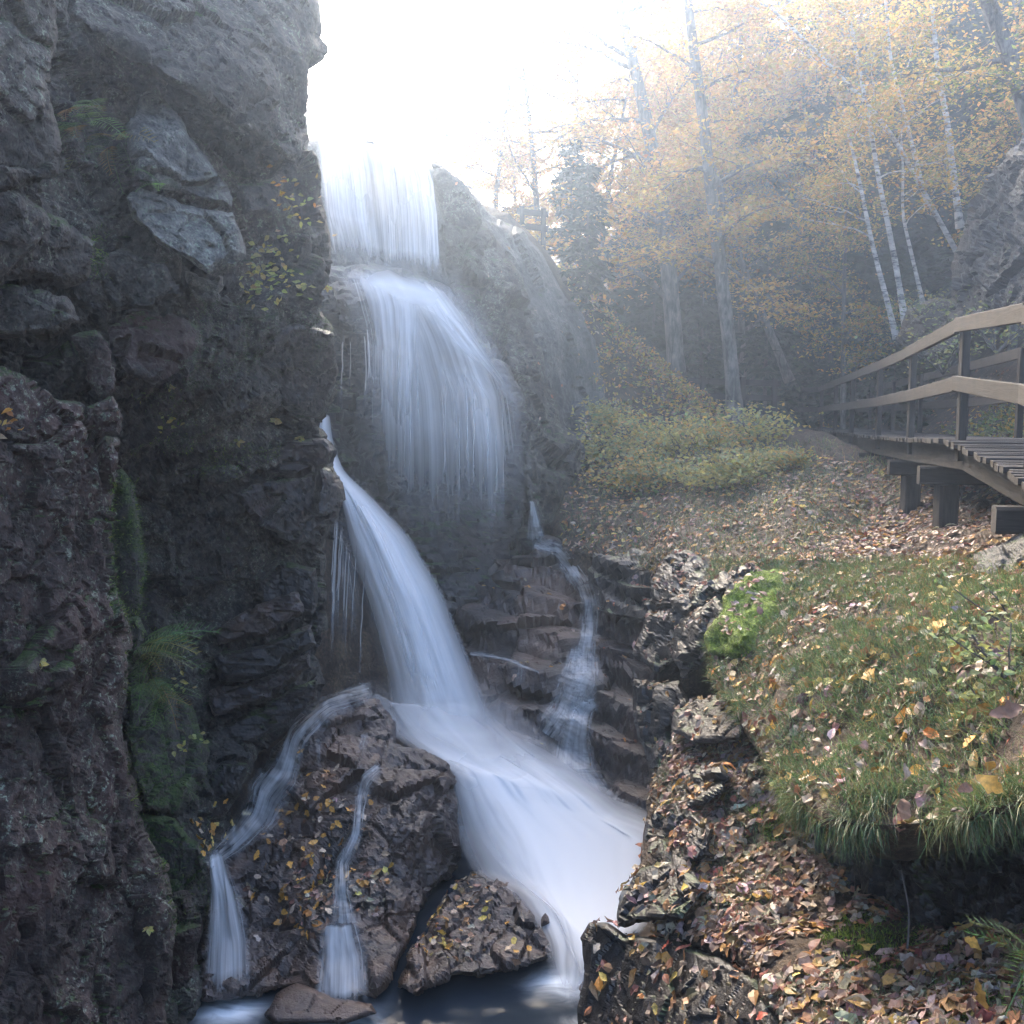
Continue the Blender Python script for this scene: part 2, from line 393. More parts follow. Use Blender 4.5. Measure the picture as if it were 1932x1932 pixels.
def water_mat(name, su=22., sv=1.2, lo=.42, hi=.62, alpha=1., eu=.12, e0=.05, e1=.1, base=.0):
    """falling water: white aerated streaks along the flow, clear between them"""
    m, t, N, L = nodes(name)
    uv = N('ShaderNodeUVMap'); sx = N('ShaderNodeSeparateXYZ'); L(uv.outputs[0], sx.inputs[0])
    u, v = sx.outputs[0], sx.outputs[1]
    mp = N('ShaderNodeMapping'); mp.inputs['Scale'].default_value = (su, sv, 1); L(uv.outputs[0], mp.inputs[0])
    n1 = noise(t, mp.outputs[0], 1, 3, .6, .3)
    mp2 = N('ShaderNodeMapping'); mp2.inputs['Scale'].default_value = (su*.22, sv*.5, 1); mp2.inputs['Location'].default_value = (3.3, 7.1, 0); L(uv.outputs[0], mp2.inputs[0])
    n2 = noise(t, mp2.outputs[0], 1, 3, .5, .3)
    mp3 = N('ShaderNodeMapping'); mp3.inputs['Scale'].default_value = (su*3.3, sv*.8, 1); L(uv.outputs[0], mp3.inputs[0])
    n3 = noise(t, mp3.outputs[0], 1, 2, .5)
    s_ = mth(t, 'ADD', mth(t, 'ADD', mth(t, 'MULTIPLY', n1, .4), mth(t, 'MULTIPLY', n2, .42)), mth(t, 'MULTIPLY', n3, .18))
    def edge(x, w0, w1):
        p = mth(t, 'MULTIPLY', x, 1/max(w0, 1e-4), True); q = mth(t, 'MULTIPLY', mth(t, 'SUBTRACT', 1.0, x), 1/max(w1, 1e-4), True)
        return mth(t, 'MULTIPLY', p, q)
    eg = mth(t, 'MULTIPLY', edge(u, eu, eu), edge(v, e1, e0))
    a = ramp(t, mth(t, 'SUBTRACT', s_, mth(t, 'MULTIPLY', mth(t, 'SUBTRACT', 1.0, eg), .32)), [(max(lo-.04, 0), B3(0)), (lo, B3(base)), (hi, B3(1))])
    a = mth(t, 'MULTIPLY', mth(t, 'MULTIPLY', a, mth(t, 'POWER', eg, .6)), alpha)
    df = N('ShaderNodeBsdfDiffuse'); df.inputs[0].default_value = (.93, .94, .96, 1)
    tr = N('ShaderNodeBsdfTranslucent'); tr.inputs[0].default_value = (.93, .94, .96, 1)
    m1 = N('ShaderNodeMixShader'); m1.inputs[0].default_value = .45; L(df.outputs[0], m1.inputs[1]); L(tr.outputs[0], m1.inputs[2])
    tp = N('ShaderNodeBsdfTransparent'); mx = N('ShaderNodeMixShader'); L(a, mx.inputs[0]); L(tp.outputs[0], mx.inputs[1]); L(m1.outputs[0], mx.inputs[2])
    o = N('ShaderNodeOutputMaterial'); L(mx.outputs[0], o.inputs[0]); return m

M = {}
M['cliff'] = rock_mat('lichened granite', (.020, .017, .015), (.052, .044, .037), (.105, .090, .072), lichen=.6, moss=.10, wet=.1, bump=.9)
M['cliffred'] = rock_mat('rusty granite', (.015, .010, .009), (.042, .027, .022), (.082, .055, .044), lichen=.65, moss=.12, wet=.15, bump=.9, stain=(.06, .03, .024))
M['pale'] = rock_mat('pale granite', (.06, .058, .052), (.10, .097, .086), (.15, .145, .127), lichen=.6, wet=.05, bump=.8)
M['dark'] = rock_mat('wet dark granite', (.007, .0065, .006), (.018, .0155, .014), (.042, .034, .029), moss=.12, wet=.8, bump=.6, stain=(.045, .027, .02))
M['wetbrown'] = rock_mat('wet brown bedrock', (.018, .014, .013), (.048, .034, .030), (.095, .064, .052), wet=.85, bump=.55, stain=(.12, .068, .044))
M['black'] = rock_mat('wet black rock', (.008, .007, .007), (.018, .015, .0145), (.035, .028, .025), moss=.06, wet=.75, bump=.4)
M['dome'] = rock_mat('grey dome granite', (.04, .038, .037), (.08, .075, .069), (.135, .124, .106), lichen=.3, wet=.25, bump=.7, moss=.08, strat=(1.3, 1, .8))
M['mossrock'] = rock_mat('mossy rock', (.02, .02, .018), (.05, .045, .04), (.08, .07, .06), moss=.75, wet=.2, bump=.9)
M['soil'] = rock_mat('leaf mould soil', (.03, .02, .013), (.065, .043, .028), (.11, .075, .045), wet=.1, bump=.9, sc=2.)
M['leaf'] = leaf_mat('fallen leaf', .1, .5, .35)
M['green'] = leaf_mat('green blade', .3, .42, .5)
M['canopy'] = leaf_mat('autumn foliage', .5, .55, .3)
M['needle'] = leaf_mat('conifer needle', .2, .7, .2)
M['wood'] = wood_mat('weathered rail wood', (.024, .021, .020), (.052, .045, .042))
M['brightmoss'] = rock_mat('bright moss', (.06, .085, .012), (.12, .165, .02), (.17, .23, .03), wet=.0, bump=1.0, sc=3.)
M['wooddark'] = wood_mat('dark wet timber', (.022, .019, .018), (.06, .052, .048), .6)
M['bark'] = bark_mat('grey maple bark', (.05, .044, .04), (.20, .185, .165))
M['birch'] = bark_mat('white birch bark', (.08, .07, .065), (.62, .59, .55), True)
M['darkbark'] = bark_mat('dark bark', (.035, .03, .027), (.10, .088, .078))

GR = lambda a, b, st=(1, 1, 1): [('facet', a, b, st)]
CLIFF = [('facet', .85, .26, (1, 1, 1)), ('facet', .33, .10, (1, 1, 1)), ('facet', .13, .042, (1, 1, 1)), ('facet', .06, .014, (1, 1, 1)), ('fbm', .35, .07, (1, 1, 1))]
BLOCK = [('facet', .5, .11, (1, 1, 1)), ('facet', .17, .035, (1, 1, 1)), ('facet', .07, .012, (1, 1, 1)), ('fbm', .3, .05, (1, 1, 1))]
SMOOTH = [('fbm', .7, .06, (1, 1, 1)), ('facet', .5, .03, (1, 1, 1))]
STRATA = [('facet', .55, .14, (.55, .55, 1.9)), ('facet', .2, .05, (.6, .6, 2.)), ('fbm', .3, .05, (1, 1, 1))]

# ------------------------------------------------------------------ ground sheet
GC = np.array([(-2, 5, -.4), (0, 8, -.4), (1, 10, -.4), (-3, 10, -.6), (-3.2, 8.5, -.6), (-3.2, 12, .3), (0, 14, .2), (-1, 16.5, .8), (.5, 5, .4), (-1, 2, -.2),
    (-6, 8, 9), (-5, 4, 8),  (-10, 15, 11), (-20, 30, 14), (-4.5, 14, 8), (-3, 20.5, 9.6), (0, 21, 9.2), (-2, 27, 10), (-5, 40, 12), (1.4, 24, 8.2),
    (2.3, 20, 4.7), (2.4, 17.5, 3.9), (4.6, 27, 4.9), (4.3, 21, 4.6), (7, 30, 5.2), (3, 32, 5.6), (.8, 30, 8.2),
    (9.5, 14, 5.5), (6.3, 18, 3.8), (7.4, 22, 4.1), (8.6, 26, 4.3), (7.8, 28.5, 4.4), (6, 28, 4.6), (8.2, 18, 4.2), (9.5, 22, 4.5), (10.3, 26, 4.8), (13, 21, 8.5), (9, 10, 6.6), (8, 7, 6), (20, 30, 14), (10, 40, 8), (0, 50, 12), (20, 60, 18), (-20, 60, 16), (60, 60, 32), (40, 20, 26), (30, 0, 18),
    (0, 100, 22), (60, 100, 34), (-60, 100, 34), (-60, 40, 28), (-60, 0, 26), (60, -20, 24), (0, -20, 3), (-60, -20, 22),
    (4.9, 9, 3.7), (5.5, 12, 3.4), (6.4, 15, 3.5), (4.6, 6, 3.6), (3, 4, 2.2), (2.5, 6, 1.9), (2, 8, 1.8), (3, 10, 2.8), (2.4, 13, 2.6), (3, 2, 1.8), (0, 0, .8), (0, -5, 1.5), (-5, 0, 5), (8, 2, 5)], float)
def ground_z(x, y): return rbf(GC[:, :2], GC[:, 2], np.c_[x, y], 1.0)
def axis(lo, hi, fine_lo, fine_hi, f, c):
    return np.unique(np.r_[np.arange(lo, fine_lo, c), np.arange(fine_lo, fine_hi, f), np.arange(fine_hi, hi+c, c)])
gx = axis(-60, 60, -6, 18, .22, 3.); gy = axis(-20, 100, 1, 42, .25, 3.)
X, Y = np.meshgrid(gx, gy); q = np.c_[X.ravel(), Y.ravel()]
z = ground_z(q[:, 0], q[:, 1]); q3 = np.c_[q, np.zeros(len(q))]
z = z+.35*fbm(q3*.45, 3, 4)+.10*fbm(q3*2.1, 5, 3)
GV = np.c_[q, z]; GF = grid_faces(len(gx), len(gy))
g = obj('ground', GV, GF, M['soil'], loc=(0, 0, 0), smooth=True)
tag(g, 'brown leaf-strewn forest floor rising into the misty woods', 'ground', kind='structure')
gn = normals(GV, GF); gn *= np.sign(gn[:, 2:3]); G_IDX = len(SURF); SURF.append((GV, GF, gn))

# ------------------------------------------------------------------ left cliff
def rock(name, poly, ctrl, mat, label=None, cat='rock', group=None, parent=None, kind=None, **kw):
    V, Fs = relief(poly, ctrl, **kw)
    o = obj(name, V, Fs, M[mat], parent=parent)
    if parent is None: tag(o, label, cat, group, kind)
    return o
edge = [(560, -800), (590, -400), (600, -150), (598, -20), (606, 40), (596, 70), (609, 92), (607, 112), (588, 118), (587, 150), (582, 200), (572, 240), (585, 258), (580, 280), (596, 290), (605, 330), (600, 360),
        (612, 440), (625, 500), (622, 545), (602, 560), (612, 590), (630, 620), (616, 640), (637, 670), (640, 705), (632, 735), (615, 770), (598, 803), (615, 830), (628, 850), (625, 880), (645, 910), (648, 940),
        (635, 975), (620, 1010), (612, 1050), (610, 1110), (600, 1150), (608, 1200), (598, 1240), (606, 1290), (590, 1330), (540, 1380), (480, 1430), (440, 1500), (410, 1600), (395, 1700), (375, 1800), (360, 1870), (330, 2050)]
cl = rock('left_cliff', [(-800, -800)]+edge+[(-800, 2050)],
    [(-100, 0, 5.8), (-800, -800, 7.), (-800, 0, 5.6), (-800, 1000, 4.9), (-800, 2000, 4.2), (0, -800, 7.4), (300, -800, 8.6), (560, -800, 9.6), (0, 0, 5.8), (0, 400, 5.5), (0, 900, 5.6), (0, 1400, 5.4), (0, 1932, 5.0), (240, 0, 7.6), (180, 250, 6.7), (240, 550, 6.6), (150, 600, 6.1), (90, 650, 6.3), (240, 700, 6.8), (280, 870, 8.2), (240, 1000, 8.8), (240, 1400, 8.6), (300, 1600, 7.7), (330, 1900, 7.0),
     (330, 250, 8.0), (450, 270, 8.5), (520, 330, 8.4), (450, 600, 7.9), (560, 480, 8.6), (480, 740, 8.3), (400, 860, 8.7), (450, 1000, 9.4), (450, 1250, 9.6), (430, 1450, 9.0), (380, 1700, 7.9), (600, 100, 9.4), (600, 600, 9.4), (630, 700, 9.6), (610, 800, 10.2), (630, 900, 10.2), (600, 1200, 10.7)],
    'cliff', 'tall dark granite cliff with ledges and moss left of the waterfall', 'cliff', kind='structure', g=4.4, thick=6.0, rough=5, rpx=16, rd=.5, rock=CLIFF, s=1, shrink=.05)
BL = [ # outline, distances, material, recipe
 ([(-150, -150), (118, -150), (112, 60), (100, 170), (118, 280), (108, 330), (60, 345), (0, 362), (-150, 360)], [(0, 0, 5.0), (110, 0, 5.4), (0, 330, 4.9), (110, 300, 5.3)], 'cliff', BLOCK),
 ([(112, -150), (600, -150), (598, -20), (606, 40), (596, 70), (609, 92), (588, 118), (587, 150), (575, 215), (585, 258), (568, 300), (540, 302), (500, 272), (470, 252), (440, 228), (390, 192), (330, 160), (290, 135), (240, 105), (175, 65), (130, 30)],
  [(120, 0, 6.6), (300, 150, 6.5), (400, 195, 6.9), (530, 290, 7.6), (600, 50, 8.9), (300, -80, 7.6), (450, 60, 7.7), (585, 230, 8.6), (470, 150, 7.2)], 'cliff', BLOCK),
 ([(265, 180), (298, 163), (325, 200), (350, 250), (380, 290), (420, 340), (440, 375), (436, 392), (395, 385), (350, 372), (300, 352), (262, 330), (250, 290), (240, 240)], [(270, 190, 7.0), (340, 260, 6.7), (420, 370, 6.9), (270, 320, 6.5)], 'pale', BLOCK),
 ([(258, 345), (300, 358), (350, 378), (400, 392), (440, 398), (453, 430), (462, 480), (440, 512), (400, 527), (370, 507), (330, 480), (290, 450), (252, 412), (240, 372)], [(260, 360, 6.4), (430, 400, 6.7), (300, 450, 6.35), (440, 500, 6.6)], 'pale', BLOCK),
 ([(345, 515), (400, 530), (422, 512), (420, 545), (400, 570), (370, 560)], [(380, 540, 6.9)], 'pale', BLOCK),
 ([(440, 345), (490, 345), (530, 330), (535, 360), (510, 400), (460, 405)], [(440, 370, 7.4), (530, 350, 8.0), (480, 400, 7.5)], 'cliff', BLOCK),
 ([(560, 330), (598, 300), (606, 340), (600, 370), (614, 440), (622, 540), (600, 548), (575, 500), (570, 430)], [(590, 420, 9.0)], 'cliff', BLOCK),
 ([(205, 615), (250, 590), (310, 585), (378, 620), (370, 655), (335, 700), (290, 722), (235, 700)], [(210, 640, 6.3), (370, 630, 6.8), (290, 710, 6.3)], 'cliffred', BLOCK),
 ([(130, 640), (180, 622), (215, 660), (220, 740), (200, 760), (160, 720)], [(170, 690, 5.8)], 'cliffred', BLOCK),
 ([(160, 760), (215, 740), (238, 790), (232, 828), (175, 832), (150, 800)], [(190, 790, 5.45)], 'cliffred', BLOCK),
 ([(-150, 690), (0, 690), (60, 720), (110, 760), (150, 770), (165, 820), (215, 835), (228, 870), (214, 960), (212, 1040), (216, 1110), (235, 1160), (246, 1250), (232, 1350), (246, 1450), (270, 1560), (310, 1640), (326, 1750), (320, 1850), (300, 2050), (-150, 2050)],
  [(0, 720, 4.9), (0, 1200, 4.7), (0, 1932, 4.2), (210, 850, 5.5), (210, 1100, 5.6), (230, 1350, 5.6), (240, 1600, 5.4), (300, 1900, 5.3), (120, 1200, 5.0), (100, 1600, 4.75)], 'cliffred', [('facet', .5, .16, (1, 1, .6)), ('facet', .2, .06, (1, 1, 1)), ('facet', .09, .022, (1, 1, 1)), ('fbm', .3, .07, (1, 1, 1))]),
 ([(-150, 370), (30, 365), (80, 400), (140, 420), (190, 470), (175, 520), (120, 540), (60, 520), (-150, 560)], [(0, 430, 5.0), (170, 480, 5.7), (0, 540, 5.1)], 'cliff', BLOCK),
 ([(-150, 570), (50, 535), (130, 560), (150, 610), (100, 640), (40, 640), (-150, 650)], [(0, 600, 4.95), (130, 590, 5.5)], 'cliff', BLOCK),
 ([(180, 480), (240, 470), (310, 500), (350, 560), (300, 580), (215, 590), (190, 540)], [(200, 530, 6.1), (330, 550, 6.6)], 'cliff', BLOCK),
 ([(490, 640), (560, 610), (628, 625), (640, 700), (630, 740), (605, 785), (560, 780), (500, 740)], [(500, 690, 8.5), (630, 690, 9.2), (600, 770, 9.4)], 'dark', BLOCK),
 ([(470, 860), (540, 832), (612, 826), (630, 850), (622, 882), (540, 905), (480, 900)], [(500, 870, 9.0), (620, 850, 9.8)], 'dark', STRATA),
 ([(440, 930), (520, 905), (622, 884), (646, 912), (648, 945), (632, 985), (560, 1030), (500, 1000)], [(460, 950, 9.1), (640, 920, 9.8), (560, 1010, 9.5)], 'dark', BLOCK),
 ([(378, 880), (440, 875), (465, 900), (430, 918), (385, 915)], [(420, 900, 8.4)], 'cliff', BLOCK),
 ([(480, 1100), (530, 1055), (600, 1070), (606, 1120), (590, 1160), (500, 1170)], [(500, 1120, 9.2), (600, 1100, 9.9)], 'dark', BLOCK),
 ([(395, 1190), (470, 1150), (560, 1120), (575, 1150), (500, 1200), (410, 1225)], [(410, 1200, 8.9), (560, 1140, 9.7)], 'wetbrown', STRATA),
 ([(400, 1240), (500, 1210), (590, 1170), (600, 1215), (520, 1262), (420, 1290)], [(410, 1260, 8.7), (590, 1190, 9.7)], 'dark', STRATA),
 ([(390, 1310), (500, 1270), (588, 1225), (595, 1260), (510, 1320), (400, 1360)], [(400, 1330, 8.6), (590, 1240, 9.6)], 'wetbrown', STRATA),
 ([(380, 1390), (480, 1340), (600, 1280), (600, 1320), (540, 1372), (450, 1420), (390, 1440)], [(400, 1410, 8.6), (590, 1300, 9.6)], 'dark', STRATA),
 ([(360, 1490), (420, 1440), (470, 1440), (450, 1500), (400, 1570), (350, 1560)], [(400, 1500, 8.6)], 'dark', BLOCK),
 ([(222, 870), (250, 920), (268, 1000), (275, 1080), (268, 1150), (240, 1170), (215, 1130), (208, 1000), (210, 930)], [(240, 900, 7.0), (240, 1150, 6.5)], 'mossrock', SMOOTH),
 ([(232, 1170), (262, 1160), (276, 1190), (270, 1240), (240, 1250)], [(250, 1200, 6.1)], 'mossrock', BLOCK),
 ([(240, 1300), (300, 1280), (360, 1330), (395, 1420), (380, 1490), (330, 1540), (270, 1520), (240, 1420)], [(260, 1340, 7.0), (380, 1430, 7.8), (300, 1520, 7.1)], 'mossrock', BLOCK),
 ([(255, 1540), (330, 1545), (375, 1590), (395, 1650), (340, 1700), (300, 1660)], [(330, 1600, 6.8), (380, 1640, 7.2)], 'mossrock', BLOCK),
 ([(310, 1690), (350, 1680), (375, 1740), (360, 1850), (325, 1870), (318, 1780)], [(340, 1770, 6.3)], 'cliffred', BLOCK),
]
for k, (po, ct, ma, re) in enumerate(BL):
    big = (np.max(po, 0)-np.min(po, 0)).max() > 260
    rock('rock_block', po, ct, ma, parent=cl, g=4.2 if big else 4.0, thick=1.2 if big else .7, rough=4, rpx=12 if not big else 20, rd=.16 if not big else .28, rock=re, s=40+7*k, shrink=.15)

# ------------------------------------------------------------------ rock around the falls
rock('falls_headwall', [(540, 270), (590, 252), (640, 248), (700, 264), (760, 288), (815, 303), (850, 332), (862, 420), (872, 560), (840, 600), (580, 600), (540, 400)],
     [(590, 255, 18.6), (820, 310, 18.4), (600, 420, 17.9), (840, 420, 17.7), (600, 520, 17.6), (840, 540, 17.4)], 'dome', 'vertical grey granite face behind the top curtain of the waterfall', 'cliff', kind='structure',
     g=5, thick=4, rough=3, rpx=26, rd=.8, rock=[('facet', 1.1, .16, (1, 1, .7)), ('facet', .4, .05, (1, 1, 1)), ('fbm', .5, .06, (1, 1, 1))], s=301)
rock('falls_ledge', [(560, 520), (600, 505), (640, 495), (760, 505), (850, 540), (905, 620), (960, 690), (1000, 780), (1015, 900), (1010, 1080), (930, 1140), (840, 1180), (700, 1100), (600, 1000), (560, 850)],
     [(600, 505, 17.0), (830, 525, 17.2), (600, 560, 16.2), (660, 545, 16.2), (760, 560, 15.9), (870, 630, 15.9), (620, 600, 16.1), (640, 650, 16.5), (700, 640, 15.7), (800, 660, 15.4), (930, 720, 15.6), (985, 800, 15.9), (640, 740, 16.6), (740, 740, 16.3), (750, 820, 16.9), (850, 770, 16.4), (850, 880, 17.0), (950, 900, 16.8),
      (640, 870, 14.6), (700, 950, 15.2), (850, 1020, 15.5), (980, 1060, 15.6), (850, 1130, 14.7), (960, 1110, 15.0)], 'dark', 'dark wet overhanging ledge under the middle of the waterfall', 'cliff', kind='structure',
     g=4.6, thick=3, rough=4, rpx=14, rd=.5, rock=STRATA+[('facet', 1.3, .2, (1, 1, 1.4))], s=322)
rock('dome_slab', [(860, 345), (895, 372), (930, 408), (985, 432), (1020, 470), (1060, 540), (1090, 590), (1120, 640), (1140, 720), (1155, 800), (1165, 850), (1100, 880), (1060, 860), (1000, 700), (940, 520), (880, 420)],
     [(880, 370, 19.0), (985, 440, 19.8), (1060, 545, 20), (1150, 760, 20.3), (960, 520, 18.0), (1040, 640, 18.0), (1090, 780, 18.2), (1150, 840, 19.2), (1060, 860, 17.8)], 'dome', 'smooth pale grey granite dome sloping down right of the falls', 'rock',
     g=5, thick=4, rough=3, rpx=22, rd=.8, rock=[('facet', 1.3, .22, (1, .8, .6)), ('facet', .5, .08, (1, 1, .7)), ('facet', .2, .03, (1, 1, 1)), ('fbm', .5, .06, (1, 1, 1))], s=341)
rock('fractured_rock', [(815, 303), (850, 330), (880, 362), (902, 395), (930, 440), (962, 490), (985, 530), (1000, 590), (1025, 660), (1040, 730), (1070, 810), (1100, 850), (1085, 890), (1060, 930), (1050, 985), (1010, 1000), (985, 900), (995, 800), (950, 715), (890, 615), (850, 535), (838, 430)],
     [(830, 320, 18.0), (900, 400, 18.2), (980, 530, 17.9), (1060, 800, 17.3), (845, 520, 17.0), (930, 640, 16.3), (990, 720, 16.1), (1010, 850, 15.9), (1060, 900, 15.9), (1030, 980, 15.6)], 'cliff', 'rough fractured grey rock beside the right edge of the falls', 'rock',
     g=4.4, thick=3, rough=4, rpx=14, rd=.35, rock=[('facet', 1.1, .34, (1, 1, .8)), ('facet', .45, .16, (1, 1, .8)), ('facet', .18, .05, (1, 1, 1)), ('fbm', .4, .10, (1, 1, 1))], s=360)
rock('stepped_bedrock', [(840, 1180), (900, 1090), (960, 1050), (1000, 1030), (1050, 1022), (1110, 1040), (1160, 1055), (1245, 1075), (1255, 1200), (1245, 1300), (1255, 1420), (1240, 1580), (1150, 1620), (1000, 1560), (900, 1420), (850, 1290)],
     [(950, 1055, 15.3), (1050, 1028, 15.5), (1200, 1070, 14.2), (900, 1180, 14.1), (1050, 1180, 13.7), (1200, 1180, 13.0), (930, 1340, 12.4), (1080, 1340, 12.2), (1220, 1340, 11.5), (950, 1440, 11.6), (1080, 1510, 10.9), (1210, 1550, 10.3), (1100, 1600, 10.4)], 'wetbrown', 'stepped brown wet bedrock slabs right of the white chute', 'bedrock', kind='structure',
     g=4.2, thick=2, rough=5, rpx=10, rd=.2, rock=[('facet', 1.1, .16, (1, 1, 2.2)), ('facet', .4, .05, (1, 1, 2.2)), ('fbm', .25, .03, (1, 1, 1))], s=377, terrace=(.36, .9))
rock('boulder', [(430, 1600), (480, 1500), (520, 1415), (580, 1350), (640, 1310), (715, 1322), (745, 1360), (748, 1400), (800, 1408), (850, 1440), (862, 1500), (870, 1600), (860, 1640), (800, 1700), (770, 1780), (735, 1850), (700, 1885), (600, 1880), (560, 1860), (470, 1890), (380, 1890), (372, 1800), (395, 1690)],
     [(450, 1570, 9.0), (520, 1430, 9.8), (600, 1350, 10.3), (700, 1325, 10.6), (745, 1390, 10.2), (640, 1440, 9.5), (850, 1445, 9.9), (790, 1500, 9.2), (775, 1570, 8.75), (868, 1600, 9.6), (600, 1600, 8.75), (700, 1650, 8.35), (755, 1700, 8.1), (800, 1690, 8.7), (730, 1840, 7.5), (560, 1850, 7.45), (610, 1740, 7.9), (400, 1870, 7.3), (420, 1680, 8.3), (500, 1720, 8.2)], 'wetbrown',
     'large wet brown boulder strewn with orange leaves left of the chute', 'boulder', g=3.8, thick=2.2, rough=5, rpx=12, rd=.35, rock=[('facet', .6, .13, (1, 1, 1.5)), ('facet', .22, .05, (1, 1, 1.3)), ('facet', .09, .016, (1, 1, 1)), ('fbm', .3, .05, (1, 1, 1))], s=395)
rock('boulder', [(745, 1862), (790, 1770), (845, 1690), (885, 1642), (930, 1650), (990, 1680), (1032, 1730), (1052, 1780), (1035, 1812), (960, 1835), (860, 1842), (790, 1878)],
     [(890, 1650, 8.9), (1030, 1740, 8.3), (850, 1750, 8.05), (760, 1850, 7.4), (950, 1820, 7.6), (960, 1720, 8.3)], 'wetbrown', 'low fissured brown boulder at the pool edge under the chute', 'boulder', g=3.8, thick=1.2, rough=5, rpx=12, rd=.3, rock=[('facet', .35, .12, (1.6, 1, .7)), ('facet', .14, .035, (1, 1, 1)), ('fbm', .3, .04, (1, 1, 1))], s=411)
rock('boulder', [(498, 1915), (520, 1872), (560, 1855), (592, 1862), (640, 1882), (700, 1892), (712, 1912), (640, 1932), (520, 1932)], [(560, 1865, 7.2), (600, 1910, 7.0), (700, 1905, 7.05)], 'wetbrown', 'small orange brown boulder in the pool below the twin trickles', 'boulder', g=3.6, thick=.7, rough=3, rpx=14, rd=.15, rock=SMOOTH, s=420)

# ------------------------------------------------------------------ right bank
B0 = len(SURF)
bank = rock('bank', [(1040, 990), (1060, 900), (1110, 845), (1200, 800), (1440, 785), (1560, 820), (1700, 880), (1800, 880), (2060, 890), (2900, 900), (2900, 1560), (2060, 1500), (1970, 1510), (1850, 1550), (1700, 1575), (1570, 1565), (1480, 1500), (1440, 1440), (1405, 1380), (1345, 1290), (1330, 1220), (1240, 1090), (1140, 1060), (1060, 1035)],
     [(1060, 920, 16.5), (1120, 850, 18.5), (1250, 805, 21), (1440, 790, 24), (1070, 1020, 15.2), (1200, 1060, 13.4), (1200, 920, 16.5), (1300, 1030, 12), (1330, 900, 16.5), (1480, 960, 12.4), (1560, 860, 16.5), (1700, 900, 14), (1698, 1000, 11.4), (1757, 1020, 9.5), (1640, 975, 13), (1890, 1000, 9.2), (1800, 945, 12.2), (1932, 950, 10.4), (2050, 980, 8), (2850, 930, 7.5), (2850, 1200, 4.6), (2850, 1520, 3.2),
      (1350, 1220, 8.6), (1500, 1150, 8.2), (1650, 1080, 8.3), (1850, 1060, 7), (2000, 1040, 6.3), (1420, 1350, 6.8), (1440, 1440, 6.0), (1550, 1540, 4.75), (1700, 1560, 4.25), (1932, 1500, 3.6), (2050, 1350, 3.6), (1600, 1300, 6.0), (1800, 1250, 5.2), (1950, 1200, 4.6)],
     'soil', 'grassy leaf-covered bank sloping up to the boardwalk', 'bank', kind='structure', g=5, thick=.8, rough=6, rpx=26, rd=.3, rock=[('fbm', .8, .16, (1, 1, 1)), ('fbm', .22, .05, (1, 1, 1))], s=440, down=True)
BANK = B0
slope = rock('leaf_slope', [(1205, 1640), (1225, 1500), (1275, 1400), (1285, 1330), (1425, 1315), (1480, 1450), (1540, 1600), (1600, 1660), (1720, 1740), (1932, 1760), (2100, 1780), (2900, 1800), (2900, 2100), (1540, 2100), (1470, 1920), (1400, 1830), (1240, 1765), (1215, 1700)],
     [(1220, 1640, 7.0), (1240, 1500, 8.0), (1300, 1350, 9.0), (1420, 1330, 8.4), (1300, 1560, 7.1), (1460, 1500, 7.0), (1500, 1640, 6.2), (1200, 1770, 6.2), (1400, 1750, 5.6), (1600, 1700, 5.7), (1550, 1800, 4.9), (1450, 1932, 4.5), (1700, 1880, 4.2), (1720, 1770, 4.9), (1850, 1840, 4.1), (1932, 1800, 4.2), (1932, 1932, 3.4), (2080, 1800, 4.0), (2850, 1850, 3.2), (2850, 2080, 2.7)],
     'soil', 'leaf-littered slope in the foreground beside the pool', 'bank', kind='structure', g=5, thick=.8, rough=6, rpx=20, rd=.25, rock=[('fbm', .7, .14, (1, 1, 1)), ('facet', .35, .05, (1, 1, 1.4)), ('fbm', .2, .04, (1, 1, 1))], s=455, down=True)
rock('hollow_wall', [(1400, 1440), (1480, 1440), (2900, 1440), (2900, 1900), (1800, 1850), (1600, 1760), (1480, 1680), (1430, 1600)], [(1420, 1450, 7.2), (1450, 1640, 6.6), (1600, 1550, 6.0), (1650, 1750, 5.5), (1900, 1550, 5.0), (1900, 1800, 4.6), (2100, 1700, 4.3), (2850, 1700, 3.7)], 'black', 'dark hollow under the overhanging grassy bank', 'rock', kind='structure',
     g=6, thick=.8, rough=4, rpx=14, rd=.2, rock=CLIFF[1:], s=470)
rock('moss_cushion', [(1336, 1225), (1350, 1165), (1385, 1105), (1430, 1068), (1500, 1070), (1540, 1120), (1510, 1190), (1450, 1250), (1375, 1250)], [(1350, 1215, 8.4), (1400, 1110, 9.0), (1440, 1085, 9.2), (1500, 1120, 9.1), (1540, 1130, 9.6), (1400, 1200, 8.0), (1450, 1240, 8.3), (1510, 1180, 8.8)], 'brightmoss', 'bright green moss cushion at the corner of the bank', 'moss', g=4, thick=.4, rough=13, rpx=24, rd=.2, rock=[('fbm', .3, .12, (1, 1, 1)), ('fbm', .07, .02, (1, 1, 1))], s=473)
rock('rock', [(1120, 1045), (1180, 1040), (1245, 1058), (1262, 1110), (1235, 1165), (1150, 1160), (1105, 1095)], [(1130, 1050, 13.9), (1240, 1065, 12.7), (1120, 1120, 13.3), (1230, 1150, 12.2)], 'black', 'dark layered ledge between the side stream and the leafy bank', 'rock', 'rocks along the right bank', g=4, thick=1.2, rough=6, rpx=12, rd=.2, rock=STRATA, s=476, terrace=(.22, .8))
RBLK = [('facet', .5, .13, (1, 1, 1.2)), ('facet', .22, .03, (1, 1, 1.6)), ('fbm', .3, .03, (1, 1, 1))]
